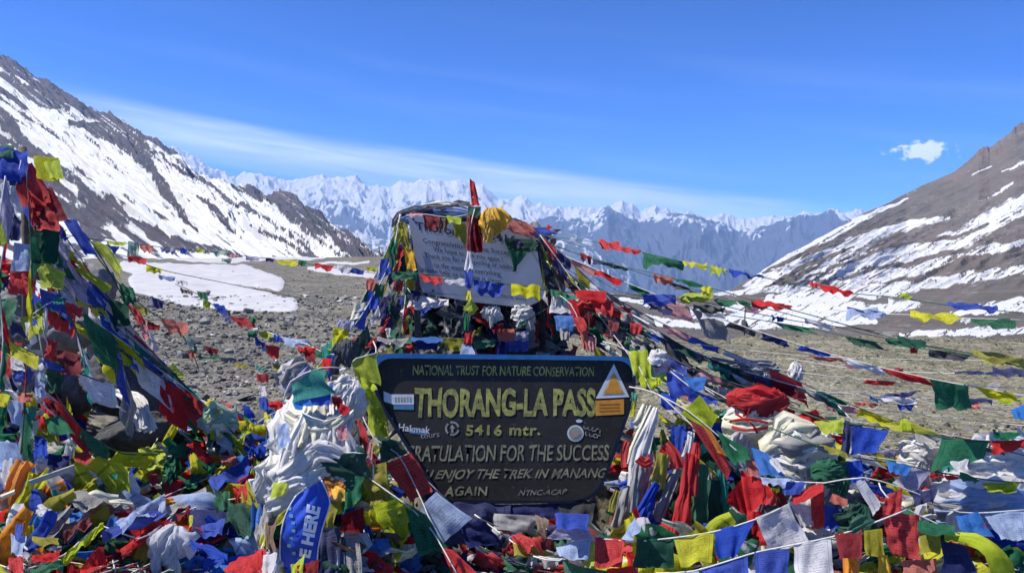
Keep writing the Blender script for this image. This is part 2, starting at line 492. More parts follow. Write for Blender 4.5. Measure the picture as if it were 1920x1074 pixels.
# far ranges: ridged terrain, seen through the air
def far_range(name, label, ridge, d0, depth, drop, s0, s1, seed, mat, rough, snowline, npx=1.6, snowamt=1.0, flow=0.0):
    s = np.linspace(s0, s1, int((s1 - s0) / npx))
    v = np.linspace(0, 1, 120)
    S, V = np.meshgrid(s, v)
    yr = interp(S, ridge)
    xr, _, zr = Pn(S, yr, d0 * np.ones_like(S))
    D = d0 - depth * (1 - V)
    X = (S - W0 / 2) / FPX * D * 1.0
    prof = V ** 1.1
    k = d0 / 1507.0
    zb = zr - drop * k
    Zb = zb + (zr - zb) * prof
    lean = S + flow * V * 60
    r1 = fbm(lean / 92 + fbm(S / 50, V * 4, seed + 2, 3) * 1.6, V * 3.2 + S / 90, seed, 6, 0.55, ridged=True)
    r2 = fbm(S / 20 - V * 3.0, V * 10.0, seed + 5, 5, 0.55, ridged=True)
    env = (0.25 + 1.0 * np.sin(np.pi * np.clip(V, 0, 1)) ** 0.7) * np.clip(V * 6, 0, 1)
    Z = Zb + k * rough * ((r1 - 0.42) * env + (r2 - 0.4) * 0.27 * np.clip(V * 6, 0, 1))
    Y = D
    hrel = (Z - zb) / (zr - zb + 1e-6)
    sn = 0.5 + (hrel - snowline) * 1.8 * snowamt + (r1 - 0.5) * 0.9 + (r2 - 0.5) * 1.5 + (fbm(S / 5, V * 40, seed + 9, 3) - 0.5) * 0.7
    # far side
    vb_ = np.linspace(0.1, 1, 5)[:, None]
    Xb = X[-1:] * (1 + 0.1 * vb_); Yb = Y[-1:] * (1 + 0.1 * vb_); Zc = Z[-1:] - vb_ * drop * k
    X = np.vstack([X, Xb]); Y = np.vstack([Y, Yb]); Z = np.vstack([Z, Zc])
    sn = np.vstack([sn, np.repeat(sn[-1:], 5, 0)])
    tint = np.zeros_like(sn)
    return tag(grid_mesh(name, X, Y, Z, {'snow': np.clip(sn, 0, 1), 'tint': tint}, mat), label, kind='structure')


M_far = snow_rock_mat('far_range_snow_and_rock', (0.03, 0.04, 0.065), (0.07, 0.075, 0.10), 0.004, 0.02, bdist=8)
R1 = [(100, 300), (300, 285), (330, 274), (345, 284), (368, 296), (384, 305), (400, 312), (420, 322), (447, 330), (462, 327), (480, 325), (510, 334), (540, 340), (572, 334), (596, 330), (640, 329), (672, 331), (690, 346),
      (712, 346), (738, 352), (752, 340), (768, 344), (790, 334), (812, 336), (835, 338), (860, 334), (880, 340), (905, 350), (935, 372), (960, 376), (978, 368), (1000, 378), (1030, 384), (1060, 392),
      (1090, 385), (1120, 390), (1145, 383), (1160, 379), (1185, 380), (1200, 396), (1225, 390), (1250, 392), (1290, 398), (1330, 408), (1352, 398), (1380, 412), (1420, 410), (1480, 404), (1560, 400), (1600, 394), (1618, 396), (1640, 405), (1800, 400), (2100, 380)]
far_range('far_mountain_range', 'jagged snow covered range on the horizon', R1, 8600, 1900, 150, 60, 2100, 301, M_far, 40, 0.40)
R2 = [(200, 560), (560, 560), (840, 540), (930, 480), (975, 436), (1000, 414), (1035, 402), (1070, 412), (1110, 408), (1140, 384), (1150, 396), (1200, 414), (1260, 400), (1300, 402), (1350, 416), (1385, 432), (1430, 424), (1470, 412), (1498, 401), (1525, 403), (1556, 394),
      (1580, 404), (1610, 418), (1660, 440), (1800, 450), (2100, 460)]
M_far2 = snow_rock_mat('blue_foothill_rock', (0.045, 0.06, 0.10), (0.075, 0.085, 0.115), 0.004, 0.02, bdist=8)
far_range('far_foothills', 'dark forested flanks below the snowy range', R2, 7000, 2200, 170, 300, 2100, 351, M_far2, 34, 1.02, snowamt=1.6, flow=-1.0)
R3 = [(100, 470), (460, 440), (560, 418), (640, 424), (700, 446), (760, 455), (850, 440), (930, 425), (990, 424), (1030, 430), (1080, 440), (1130, 462), (1180, 505), (1220, 560), (1300, 680), (1500, 760)]
M_far3 = snow_rock_mat('speckled_spur_rock', (0.06, 0.075, 0.10), (0.12, 0.13, 0.15), 0.006, 0.03, bdist=5)
far_range('far_mountain_spur', 'pale snow speckled spur falling into the valley', R3, 5200, 1500, 150, 60, 1500, 391, M_far3, 22, 0.92, flow=1.5)
# valley floor behind the pass, so nothing is hollow
vy = np.linspace(1300, 9500, 30); vx = np.linspace(-7000, 7000, 60)
VX, VY = np.meshgrid(vx, vy)
VZ = -700 + 120 * fbm(VX / 900, VY / 900, 5, 4)
tag(grid_mesh('valley_floor', VX, VY, VZ, {'snow': VX * 0, 'tint': VX * 0}, M_far2), 'deep hazy valley floor', kind='structure')


# ------------------------------------------------------------------ the pass itself
def mound(x, y):
    """Height of the rubble heaps the flags lie on."""
    def bump(cx, cy, rx, ry, h, p=2.0):
        q = (np.abs((x - cx) / rx) ** p + np.abs((y - cy) / ry) ** p)
        return h * (np.clip(1 - q, 0, 1) ** 1.3 * 0.4 + 0.6 * (0.5 - 0.5 * np.cos(np.pi * np.clip(1.3 - 1.3 * q, 0, 1))))
    m = bump(-1.9, 3.7, 1.75, 1.5, 0.42)
    m = np.maximum(m, bump(-3.3, 5.0, 1.5, 1.5, 0.62))
    m = np.maximum(m, bump(0.9, 3.1, 2.6, 0.75, 0.26))
    m = np.maximum(m, bump(2.2, 3.6, 1.6, 1.3, 0.36))
    m = np.maximum(m, bump(-0.1, 5.1, 1.35, 1.0, 0.62))
    return m


def ground_z(x, y):
    x = np.asarray(x, float); y = np.asarray(y, float)
    r = np.hypot(x, y)
    z = (fbm(x / 2.6, y / 2.6, 90, 4) - 0.5) * 0.14 * np.clip(r / 6, 0.3, 2.0) + (fbm(x / 0.5, y / 0.5, 95, 3) - 0.5) * 0.05
    z = z - 0.07 + mound(x, y)
    far = np.clip((r - 20) / 60, 0, 1)
    z = z + far * (fbm(x / 14, y / 14, 92, 3) - 0.5) * 1.0
    # falls away towards the right foot and beyond the lip
    side = np.clip((x / np.maximum(r, 1) + 0.01) / 0.10, 0, 1)
    lip = np.where(y > 0, side * (np.clip((y - 15.0) / 6, 0, 1) * 2.4 + np.clip(y - 21, 0, 200) * 0.16), 0)
    z = z - lip
    z = z - np.clip((r - 130) / 200, 0, 1) ** 1.5 * 40 * (y > 0)
    return z


az_ = np.concatenate([np.radians(np.linspace(-180, -42, 60))[:-1], np.radians(np.linspace(-42, 42, 560)), np.radians(np.linspace(42, 180, 60))[1:]])
rr = np.concatenate([[0.05, 0.6, 1.2, 1.8], 2.2 * (360 / 2.2) ** np.linspace(0, 1, 430)])
A, R = np.meshgrid(az_, rr)
X, Y = np.sin(A) * R, np.cos(A) * R
Z = ground_z(X, Y)
px, py = to_px(X, np.maximum(Y, 0.2), Z)
front = (np.abs(A) < 0.78)
GS = [
    ([(235, 500), (330, 512), (450, 514), (520, 532)], [10, 16, 18, 14], 1),
    ([(260, 530), (350, 548), (450, 560), (545, 572)], [18, 24, 22, 13], 1),
    ([(380, 500), (440, 505)], [4, 5], 1),
    ([(150, 478), (260, 474), (400, 484), (520, 486), (610, 484)], [7, 9, 8, 4, 2], 1),
    ([(580, 502), (640, 510), (700, 515)], [3, 8, 6], 1),
    ([(600, 494), (690, 492)], [2, 2], 1),
    ([(-400, 500), (-60, 520), (60, 560)], [14, 30, 40], 1),
    ([(0, 545), (50, 530)], [18, 10], 1),
    ([(1050, 560), (1180, 592), (1260, 606), (1340, 616)], [3, 8, 9, 4], 1),
]
st = strokes(px, py, GS, 8, 4.0) * front * (Y > 3)
snow = np.clip(0.25 + st * 0.75, 0, 1)
Z = Z + np.clip((st - 0.3) * 2, 0, 1) * 0.05
tint = np.clip(interp(px, [(0, 0.1), (600, 0.15), (1150, 0.8), (1900, 0.75)]) * front + 0.2 * (~front), 0, 1)


def ground_mat():
    m, t, out = new_mat('stony_ground')
    oc = objcoord(t)
    n1 = tex_noise(t, 0.8, 6, 0.6, oc)
    n2 = tex_noise(t, 14, 6, 0.7, oc)
    vo = N(t, 'ShaderNodeTexVoronoi', feature='F1')
    vo.inputs['Scale'].default_value = 22
    t.links.new(oc, vo.inputs['Vector'])
    vo2 = N(t, 'ShaderNodeTexVoronoi', feature='F1')
    vo2.inputs['Scale'].default_value = 5
    t.links.new(oc, vo2.inputs['Vector'])
    cellv = ramp(t, N_sep(t, vo.outputs['Color']), [(0.0, 0.55), (1.0, 1.35)])
    cell2 = ramp(t, N_sep(t, vo2.outputs['Color']), [(0.0, 0.8), (1.0, 1.2)])
    sandy = ramp(t, tex_noise(t, 0.35, 5, 0.6, oc, dist=0.7).outputs[0], [(0.5, 0.0), (0.62, 0.55)])
    grey = mixc(t, ramp(t, n1.outputs[0], [(0.35, 0.0), (0.65, 1.0)]), (0.10, 0.095, 0.086), (0.18, 0.172, 0.152))
    olive = mixc(t, ramp(t, n1.outputs[0], [(0.35, 0.0), (0.65, 1.0)]), (0.165, 0.152, 0.098), (0.235, 0.22, 0.145))
    c = mixc(t, attr(t, 'tint'), grey, olive)
    c = mixc(t, sandy, c, (0.25, 0.23, 0.18))
    c = mixc(t, 1.0, c, cellv, 'MULTIPLY')
    c = mixc(t, 1.0, c, cell2, 'MULTIPLY')
    c = mixc(t, 1.0, c, ramp(t, n2.outputs[0], [(0.3, 0.62), (0.7, 1.3)]), 'MULTIPLY')
    s = math_(t, 'ADD', attr(t, 'snow'), math_(t, 'MULTIPLY', math_(t, 'SUBTRACT', n2.outputs[0], 0.5), 0.3))
    sm = ramp(t, s, [(0.5, 0.0), (0.6, 1.0)])
    sc = mixc(t, ramp(t, n1.outputs[0], [(0.3, 0.0), (0.7, 1.0)]), (0.40, 0.40, 0.41), (0.50, 0.50, 0.51))
    sc = mixc(t, ramp(t, tex_noise(t, 2.2, 7, 0.7, oc, dist=0.8).outputs[0], [(0.50, 0.0), (0.72, 0.6)]), sc, (0.42, 0.40, 0.37))
    c = mixc(t, sm, c, sc)
    h = math_(t, 'ADD', math_(t, 'MULTIPLY', vo.outputs['Distance'], -0.6), n2.outputs[0])
    h = math_(t, 'MULTIPLY', h, math_(t, 'SUBTRACT', 1.0, math_(t, 'MULTIPLY', sm, 0.85)))
    principled(t, out, c, 0.95, 0.1, h, 0.5, 0.02)
    return m


def N_sep(t, col):
    n = N(t, 'ShaderNodeSeparateColor')
    t.links.new(col, n.inputs[0])
    return n.outputs[0]


M_ground = ground_mat()
tag(grid_mesh('ground', X, Y, Z, {'snow': snow, 'tint': tint}, M_ground), 'stony ground of the pass with old snow patches', kind='structure')

# the air: pale, even haze round everything
hm, ht, hout = new_mat('air')
vol = N(ht, 'ShaderNodeVolumePrincipled')
vol.inputs['Color'].default_value = (0.42, 0.63, 0.98, 1)
HAZE = 1.05e-4
vol.inputs['Density'].default_value = HAZE
vol.inputs['Anisotropy'].default_value = 0.1
ht.links.new(vol.outputs[0], hout.inputs['Volume'])
bm = bmesh.new()
bmesh.ops.create_cube(bm, size=1)
for v in bm.verts:
    v.co = Vector((v.co.x * 24000, 4000 + v.co.y * 14000, -1200 if v.co.z < 0 else 900))
me = bpy.data.meshes.new('haze'); bm.to_mesh(me); bm.free()
me.materials.append(hm)
haze = bpy.data.objects.new('haze', me); COL.objects.link(haze)
tag(haze, 'thin blue mountain haze', kind='stuff')


# ------------------------------------------------------------------ materials of the small things
def rock_mat(name, a, b, scale=6.0, streak=None):
    m, t, out = new_mat(name)
    oc = objcoord(t)
    oi = N(t, 'ShaderNodeObjectInfo')
    n1 = tex_noise(t, scale, 6, 0.65, oc)
    n2 = tex_noise(t, scale * 9, 4, 0.7, oc)
    vo = N(t, 'ShaderNodeTexVoronoi', feature='DISTANCE_TO_EDGE')
    vo.inputs['Scale'].default_value = scale * 0.6
    t.links.new(oc, vo.inputs['Vector'])
    c = mixc(t, ramp(t, n1.outputs[0], [(0.33, 0.0), (0.68, 1.0)]), a, b)
    c = mixc(t, 1.0, c, ramp(t, oi.outputs['Random'], [(0, 0.65), (1, 1.35)]), 'MULTIPLY')
    c = mixc(t, 1.0, c, ramp(t, n2.outputs[0], [(0.3, 0.7), (0.7, 1.25)]), 'MULTIPLY')
    h = math_(t, 'ADD', n1.outputs[0], math_(t, 'MULTIPLY', n2.outputs[0], 0.35))
    h = math_(t, 'ADD', h, math_(t, 'MULTIPLY', ramp(t, vo.outputs['Distance'], [(0, 0), (0.04, 1)]), 0.12))
    principled(t, out, c, 0.9, 0.15, h, 0.55, 0.02)
    return m


M_rock = rock_mat('grey_stone', (0.10, 0.098, 0.095), (0.24, 0.235, 0.225))
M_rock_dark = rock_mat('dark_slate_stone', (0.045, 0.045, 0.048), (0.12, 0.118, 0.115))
M_rock_pale = rock_mat('pale_grey_boulder', (0.19, 0.18, 0.185), (0.33, 0.31, 0.31), 3.0)
M_rock_olive = rock_mat('olive_grey_stone', (0.15, 0.14, 0.11), (0.28, 0.265, 0.20))
M_rubble = rock_mat('rubble_stone', (0.085, 0.083, 0.08), (0.25, 0.245, 0.235), 5.0)

CLOTH = {
    'b': ('blue', (0.02, 0.075, 0.50)), 'n': ('navy', (0.012, 0.022, 0.14)), 'w': ('white', (0.76, 0.76, 0.80)),
    'W': ('bright_white', (0.72, 0.70, 0.66)), 'r': ('red', (0.66, 0.02, 0.025)), 'm': ('maroon', (0.24, 0.012, 0.02)),
    'g': ('green', (0.012, 0.17, 0.075)), 'd': ('dark_green', (0.008, 0.085, 0.05)), 'y': ('yellow', (0.66, 0.64, 0.02)),
    'l': ('lime', (0.50, 0.60, 0.03)), 'o': ('orange', (0.85, 0.30, 0.015)), 'Y': ('olive_yellow', (0.38, 0.35, 0.03)),
    't': ('teal', (0.03, 0.30, 0.24)), 's': ('salmon', (0.62, 0.17, 0.12)), 'c': ('cream', (0.78, 0.75, 0.55)),
    'p': ('pale_blue', (0.42, 0.54, 0.80)), 'k': ('sky_blue', (0.04, 0.20, 0.62)), 'e': ('faded_grey', (0.27, 0.265, 0.26)),
    'f': ('faded_pink', (0.66, 0.30, 0.32)), 'h': ('brown', (0.15, 0.10, 0.07)), 'G': ('gold', (0.75, 0.42, 0.02)),
    'a': ('charcoal', (0.05, 0.052, 0.06)), 'v': ('lavender', (0.42, 0.40, 0.58)), 'u': ('pale_green', (0.45, 0.62, 0.48)),
}


def cloth_mat(key, printed=True):
    nm, c = CLOTH[key]
    m, t, out = new_mat(nm + ('_printed_flag_cloth' if printed else '_plain_cloth'))
    uv = N(t, 'ShaderNodeTexCoord').outputs['UV']
    oi = N(t, 'ShaderNodeObjectInfo')
    oc = objcoord(t)
    ns = tex_noise(t, 14, 4, 0.6, oc)
    fade = mixc(t, math_(t, 'MULTIPLY', oi.outputs['Random'], 0.34), c, (c[0] * 0.55 + 0.20, c[1] * 0.55 + 0.20, c[2] * 0.55 + 0.19))
    col = mixc(t, 1.0, fade, ramp(t, ns.outputs[0], [(0.3, 0.80), (0.7, 1.15)]), 'MULTIPLY')
    if printed:
        sp = N(t, 'ShaderNodeSeparateXYZ'); t.links.new(uv, sp.inputs[0])
        u, v = sp.outputs[0], sp.outputs[1]
        rows = math_(t, 'FRACT', math_(t, 'MULTIPLY', v, 15.0))
        rowm = math_(t, 'LESS_THAN', rows, 0.55)
        cb = N(t, 'ShaderNodeCombineXYZ')
        t.links.new(math_(t, 'MULTIPLY', u, 34.0), cb.inputs[0])
        t.links.new(math_(t, 'ADD', math_(t, 'MULTIPLY', math_(t, 'FLOOR', math_(t, 'MULTIPLY', v, 15.0)), 7.3), math_(t, 'MULTIPLY', rows, 1.5)), cb.inputs[1])
        t.links.new(math_(t, 'MULTIPLY', oi.outputs['Random'], 50), cb.inputs[2])
        wn = tex_noise(t, 1.0, 2, 0.6, cb.outputs[0])
        ink = math_(t, 'MULTIPLY', rowm, ramp(t, wn.outputs[0], [(0.46, 0.0), (0.54, 1.0)]))
        du = math_(t, 'ABSOLUTE', math_(t, 'SUBTRACT', u, 0.5)); dv = math_(t, 'ABSOLUTE', math_(t, 'SUBTRACT', v, 0.5))
        mx = math_(t, 'MAXIMUM', du, dv)
        ink = math_(t, 'MULTIPLY', ink, math_(t, 'LESS_THAN', mx, 0.36))
        # block in the middle, and a frame line
        mid = math_(t, 'MULTIPLY', math_(t, 'LESS_THAN', mx, 0.13), ramp(t, tex_noise(t, 9, 4, 0.7, uv).outputs[0], [(0.45, 0), (0.5, 1)]))
        frame = math_(t, 'MULTIPLY', math_(t, 'LESS_THAN', mx, 0.41), math_(t, 'GREATER_THAN', mx, 0.39))
        ink = math_(t, 'MAXIMUM', math_(t, 'MAXIMUM', ink, mid), frame)
        ink = math_(t, 'MULTIPLY', ink, ramp(t, tex_noise(t, 5, 3, 0.6, uv).outputs[0], [(0.3, 0.2), (0.65, 0.82)]))
        col = mixc(t, ink, col, (c[0] * 0.35, c[1] * 0.35, c[2] * 0.40))
    wv = tex_noise(t, 300, 1, 0.5, uv)
    bp = N(t, 'ShaderNodeBump'); bp.inputs['Strength'].default_value = 0.35; bp.inputs['Distance'].default_value = 0.01
    t.links.new(math_(t, 'ADD', tex_noise(t, 22, 4, 0.6, oc, dist=0.6).outputs[0], math_(t, 'MULTIPLY', wv.outputs[0], 0.08)), bp.inputs['Height'])
    df = N(t, 'ShaderNodeBsdfPrincipled'); df.inputs['Roughness'].default_value = 0.75
    df.inputs['Specular IOR Level'].default_value = 0.22
    tr = N(t, 'ShaderNodeBsdfTranslucent')
    for b in (df, tr):
        t.links.new(col, b.inputs['Base Color' if b is df else 'Color'])
        t.links.new(bp.outputs[0], b.inputs['Normal'])
    mx_ = N(t, 'ShaderNodeMixShader'); mx_.inputs[0].default_value = 0.5 if key not in 'WceaGh' else 0.2
    t.links.new(df.outputs[0], mx_.inputs[1]); t.links.new(tr.outputs[0], mx_.inputs[2])
    t.links.new(mx_.outputs[0], out.inputs[0])
    return m


MC = {k: cloth_mat(k) for k in CLOTH}
MP = {k: cloth_mat(k, False) for k in CLOTH}


def flat_mat(name, col, rough=0.6, spec=0.3, noise=0.0, nscale=20):
    m, t, out = new_mat(name)
    if noise:
        oc = objcoord(t)
        c = mixc(t, 1.0, col, ramp(t, tex_noise(t, nscale, 5, 0.65, oc).outputs[0], [(0.3, 1 - noise), (0.7, 1 + noise * 0.6)]), 'MULTIPLY')
        principled(t, out, c, rough, spec)
    else:
        principled(t, out, col, rough, spec)
    return m


M_cord_w = flat_mat('white_cotton_cord', (0.62, 0.60, 0.55), 0.9, 0.1, 0.3, 40)
M_cord_d = flat_mat('dark_weathered_cord', (0.07, 0.07, 0.08), 0.9, 0.1, 0.3, 40)
M_cord_g = flat_mat('green_nylon_cord', (0.05, 0.13, 0.08), 0.8, 0.2, 0.3, 40)
CORDS = {'w': M_cord_w, 'd': M_cord_d, 'g': M_cord_g}


# ------------------------------------------------------------------ geometry helpers
def mesh_obj(name, verts, faces, mat, parent=None, loc=(0, 0, 0), uvs=None, smooth=True):
    me = bpy.data.meshes.new(name)
    verts = np.asarray(verts, float) - np.asarray(loc, float)
    me.from_pydata(verts.tolist(), [], [tuple(int(i) for i in f) for f in faces])
    if uvs is not None:
        ul = me.uv_layers.new(name='UVMap')
        li = np.zeros(len(me.loops), np.int32); me.loops.foreach_get('vertex_index', li)
        ul.data.foreach_set('uv', np.asarray(uvs, np.float32)[li].ravel())
    if smooth:
        me.polygons.foreach_set('use_smooth', np.ones(len(me.polygons), bool))
    if isinstance(mat, (list, tuple)):
        for m in mat: me.materials.append(m)
    else:
        me.materials.append(mat)
    o = bpy.data.objects.new(name, me)
    COL.objects.link(o)
    if parent is not None:
        o.parent = parent
    else:
        o.location = loc
    return o


def grid_faces(nu, nv):
    idx = np.arange((nu + 1) * (nv + 1)).reshape(nv + 1, nu + 1)
    return np.stack([idx[:-1, :-1], idx[1:, :-1], idx[1:, 1:], idx[:-1, 1:]], -1).reshape(-1, 4)


GF = {}


def patch(TL, TR, BR, BL, rng, fold=0.07, nu=9, nv=9, grow=True, crumple=0.0):
    """Vertices, faces, uvs of one cloth rectangle with folds running down from its upper edge."""
    TL, TR, BR, BL = [np.array(p, float) for p in (TL, TR, BR, BL)]
    u = np.linspace(0, 1, nu + 1)[None, :, None]; v = np.linspace(0, 1, nv + 1)[:, None, None]
    # slack in the sides and a bowed hem
    top = TL + (TR - TL) * u; bot = BL + (BR - BL) * u
    base = top + (bot - top) * v
    n = np.cross(TR - TL, BL - TL) + np.cross(BR - BL, BR - TR)
    ln = np.linalg.norm(n)
    n = n / ln if ln > 1e-9 else np.array([0, -1, 0.])
    size = 0.5 * (np.linalg.norm(TR - TL) + np.linalg.norm(BL - TL))
    U, V = u[..., 0], v[..., 0]
    k = rng.uniform(0.8, 2.4); ph = rng.uniform(0, 6.28); sk = rng.uniform(-1.5, 1.5)
    k2 = rng.uniform(2.5, 4.5); ph2 = rng.uniform(0, 6.28)
    w = (0.25 + 0.75 * V) if grow else 1.0 + 0 * V
    disp = np.sin(6.283 * (k * U + sk * V * 0.5) + ph) * w + 0.35 * np.sin(6.283 * (k2 * U + sk * V) + ph2) * w
    disp = disp + (vnoise(U * 3 + rng.uniform(0, 99), V * 3, 3) - 0.5) * 1.6
    disp = disp + crumple * (fbm(U * 4 + rng.uniform(0, 99), V * 4, 4, 3, ridged=True) - 0.4) * 4
    inpl = (fbm(U * 2.0 + rng.uniform(0, 99), V * 2.0, 9, 2) - 0.5)
    curl = rng.uniform(-1, 1) * np.clip((V - 0.75) / 0.25, 0, 1) ** 2 * 1.3
    pos = base + n * ((disp + curl)[..., None] * fold * size)
    dn = BL - TL; dn = dn / (np.linalg.norm(dn) + 1e-9); rt = TR - TL; rt = rt / (np.linalg.norm(rt) + 1e-9)
    pos = pos + dn * (inpl * V * 0.12 * size)[..., None] + rt * ((vnoise(U * 2 + 5, V * 2.5 + rng.uniform(0, 99), 8) - 0.5) * V * 0.16 * size)[..., None]
    key = (nu, nv)
    if key not in GF: GF[key] = grid_faces(nu, nv)
    uv = np.stack([U + 0 * V, 1 - V + 0 * U], -1).reshape(-1, 2)
    return pos.reshape(-1, 3), GF[key], uv


def catmull(pts, step=0.06):
    pts = [np.array(p, float) for p in pts]
    if len(pts) == 2:
        pts = [pts[0], (pts[0] + pts[1]) / 2 - np.array([0, 0, 0.02]), pts[1]]
    out = []
    q = [2 * pts[0] - pts[1]] + pts + [2 * pts[-1] - pts[-2]]
    for i in range(1, len(q) - 2):
        L = np.linalg.norm(q[i + 1] - q[i]); n = max(2, int(L / step))
        for j in range(n):
            t = j / n
            out.append(0.5 * ((2 * q[i]) + (-q[i - 1] + q[i + 1]) * t + (2 * q[i - 1] - 5 * q[i] + 4 * q[i + 1] - q[i + 2]) * t * t
                              + (-q[i - 1] + 3 * q[i] - 3 * q[i + 1] + q[i + 2]) * t ** 3))
    out.append(pts[-1])
    return np.array(out)


def tube_geo(path, r, sides=5):
    n = len(path)
    T = np.gradient(path, axis=0); T /= (np.linalg.norm(T, axis=1, keepdims=True) + 1e-9)
    ref = np.array([0.13, -0.3, 0.94])
    A1 = np.cross(T, ref); A1 /= (np.linalg.norm(A1, axis=1, keepdims=True) + 1e-9)
    B1 = np.cross(T, A1)
    a = np.linspace(0, 2 * np.pi, sides, endpoint=False)
    rr_ = r if np.ndim(r) else np.full(n, r)
    V = path[:, None, :] + rr_[:, None, None] * (np.cos(a)[None, :, None] * A1[:, None, :] + np.sin(a)[None, :, None] * B1[:, None, :])
    idx = np.arange(n * sides).reshape(n, sides)
    f = np.stack([idx[:-1], np.roll(idx, -1, 1)[:-1], np.roll(idx, -1, 1)[1:], idx[1:]], -1).reshape(-1, 4)
    fl = [tuple(x) for x in f] + [tuple(idx[0][::-1]), tuple(idx[-1])]
    return V.reshape(-1, 3), fl


def ribbon_geo(path, width, rng, pleats=2.5, amp=0.25, nu=20, nrm=(0, -1, 0.25), taper=(1, 1), twist=0.0, pinch=0.0):
    """A gathered strip of cloth following a path."""
    n = len(path)
    T = np.gradient(path, axis=0); T /= (np.linalg.norm(T, axis=1, keepdims=True) + 1e-9)
    nr = np.array(nrm, float) / np.linalg.norm(nrm)
    S_ = np.cross(T, nr); S_ /= (np.linalg.norm(S_, axis=1, keepdims=True) + 1e-9)
    Nn = np.cross(S_, T)
    t = np.linspace(0, 1, nu + 1)[None, :]; q = np.linspace(0, 1, n)[:, None]
    wid = width * (taper[0] + (taper[1] - taper[0]) * q) * (0.85 + 0.3 * vnoise(q * 4 + rng.uniform(0, 99), q * 0, 2))
    if pinch: wid = wid * (1 - pinch + pinch * np.sin(np.pi * np.clip(q, 0.02, 0.98)) ** 0.7) * (0.5 + 1.0 * vnoise(q * 7 + rng.uniform(0, 99), q * 0, 12))
    ph = rng.uniform(0, 6.28)
    dr = (vnoise(q * 3 + rng.uniform(0, 99), 0 * q, 6) - 0.5) * 3
    sd = rng.uniform(0, 99)
    cr = fbm(t * pleats * 1.7 + dr * 0.5 + sd, q * 2.2 + t * 0.7, 7, 4, 0.6, ridged=True)
    off = (cr - 0.45) * 3.0 + 0.55 * np.sin(6.283 * pleats * t + ph + dr * 2) + 0.5 * (fbm(t * 7 + sd, q * 9, 8, 2) - 0.5)
    ang = twist * q
    edge_ = 1 + 0.16 * (vnoise(q * 13 + sd, np.sign(t - 0.5) * 3 + 0 * q, 9) - 0.5) * 2
    across = (t - 0.5) * wid * edge_
    nd = off * amp * wid * 0.5
    a2 = across * np.cos(ang) - nd * np.sin(ang); n2 = across * np.sin(ang) + nd * np.cos(ang)
    n2 = n2 + 0.14 * width * (1 - (2 * t - 1) ** 2)
    V = path[:, None, :] + S_[:, None, :] * a2[..., None] + Nn[:, None, :] * n2[..., None]
    uv = np.stack([t + 0 * q, (1 - q) + 0 * t], -1).reshape(-1, 2)
    return V.reshape(-1, 3), grid_faces(nu, n - 1), uv


def rock_geo(rng, sx, sy, sz, npts=13):
    bm = bmesh.new()
    for _ in range(npts):
        v = Vector((rng.gauss(0, 1), rng.gauss(0, 1), rng.gauss(0, 1))).normalized() * rng.uniform(0.82, 1.05)
        bm.verts.new((v.x * sx, v.y * sy, v.z * sz))
    r = bmesh.ops.convex_hull(bm, input=bm.verts)
    junk = [g for g in r['geom_interior'] if isinstance(g, bmesh.types.BMVert)]
    bmesh.ops.delete(bm, geom=junk, context='VERTS')
    bm.verts.ensure_lookup_table()
    bm.verts.index_update()
    V = [tuple(v.co) for v in bm.verts]
    F = [tuple(v.index for v in f.verts) for f in bm.faces]
    bm.free()
    return np.array(V), F


def boulder_mesh(name, seed, mat, sx, sy, sz, cuts=9):
    rng = random.Random(seed)
    bm = bmesh.new()
    bmesh.ops.create_icosphere(bm, subdivisions=5, radius=1.0)
    for _ in range(cuts):
        n = Vector((rng.gauss(0, 1), rng.gauss(0, 1), rng.gauss(0, 1))).normalized()
        d = rng.uniform(0.55, 0.85)
        for v in bm.verts:
            k = v.co.dot(n) - d
            if k > 0: v.co -= n * k * 0.93
    co = np.array([v.co[:] for v in bm.verts])
    f = fbm(co[:, 0] * 3 + seed, co[:, 1] * 3 + co[:, 2] * 2.3, seed, 5) - 0.5
    f2 = fbm(co[:, 0] * 9 + seed, co[:, 2] * 9 + co[:, 1] * 7, seed + 3, 3) - 0.5
    for v, a_, b_ in zip(bm.verts, f, f2):
        v.co *= 1 + a_ * 0.34 + b_ * 0.16
        v.co = Vector((v.co.x * sx, v.co.y * sy, v.co.z * sz))
    me = bpy.data.meshes.new(name); bm.to_mesh(me); bm.free()
    me.polygons.foreach_set('use_smooth', np.ones(len(me.polygons), bool))
    me.materials.append(mat)
    return me


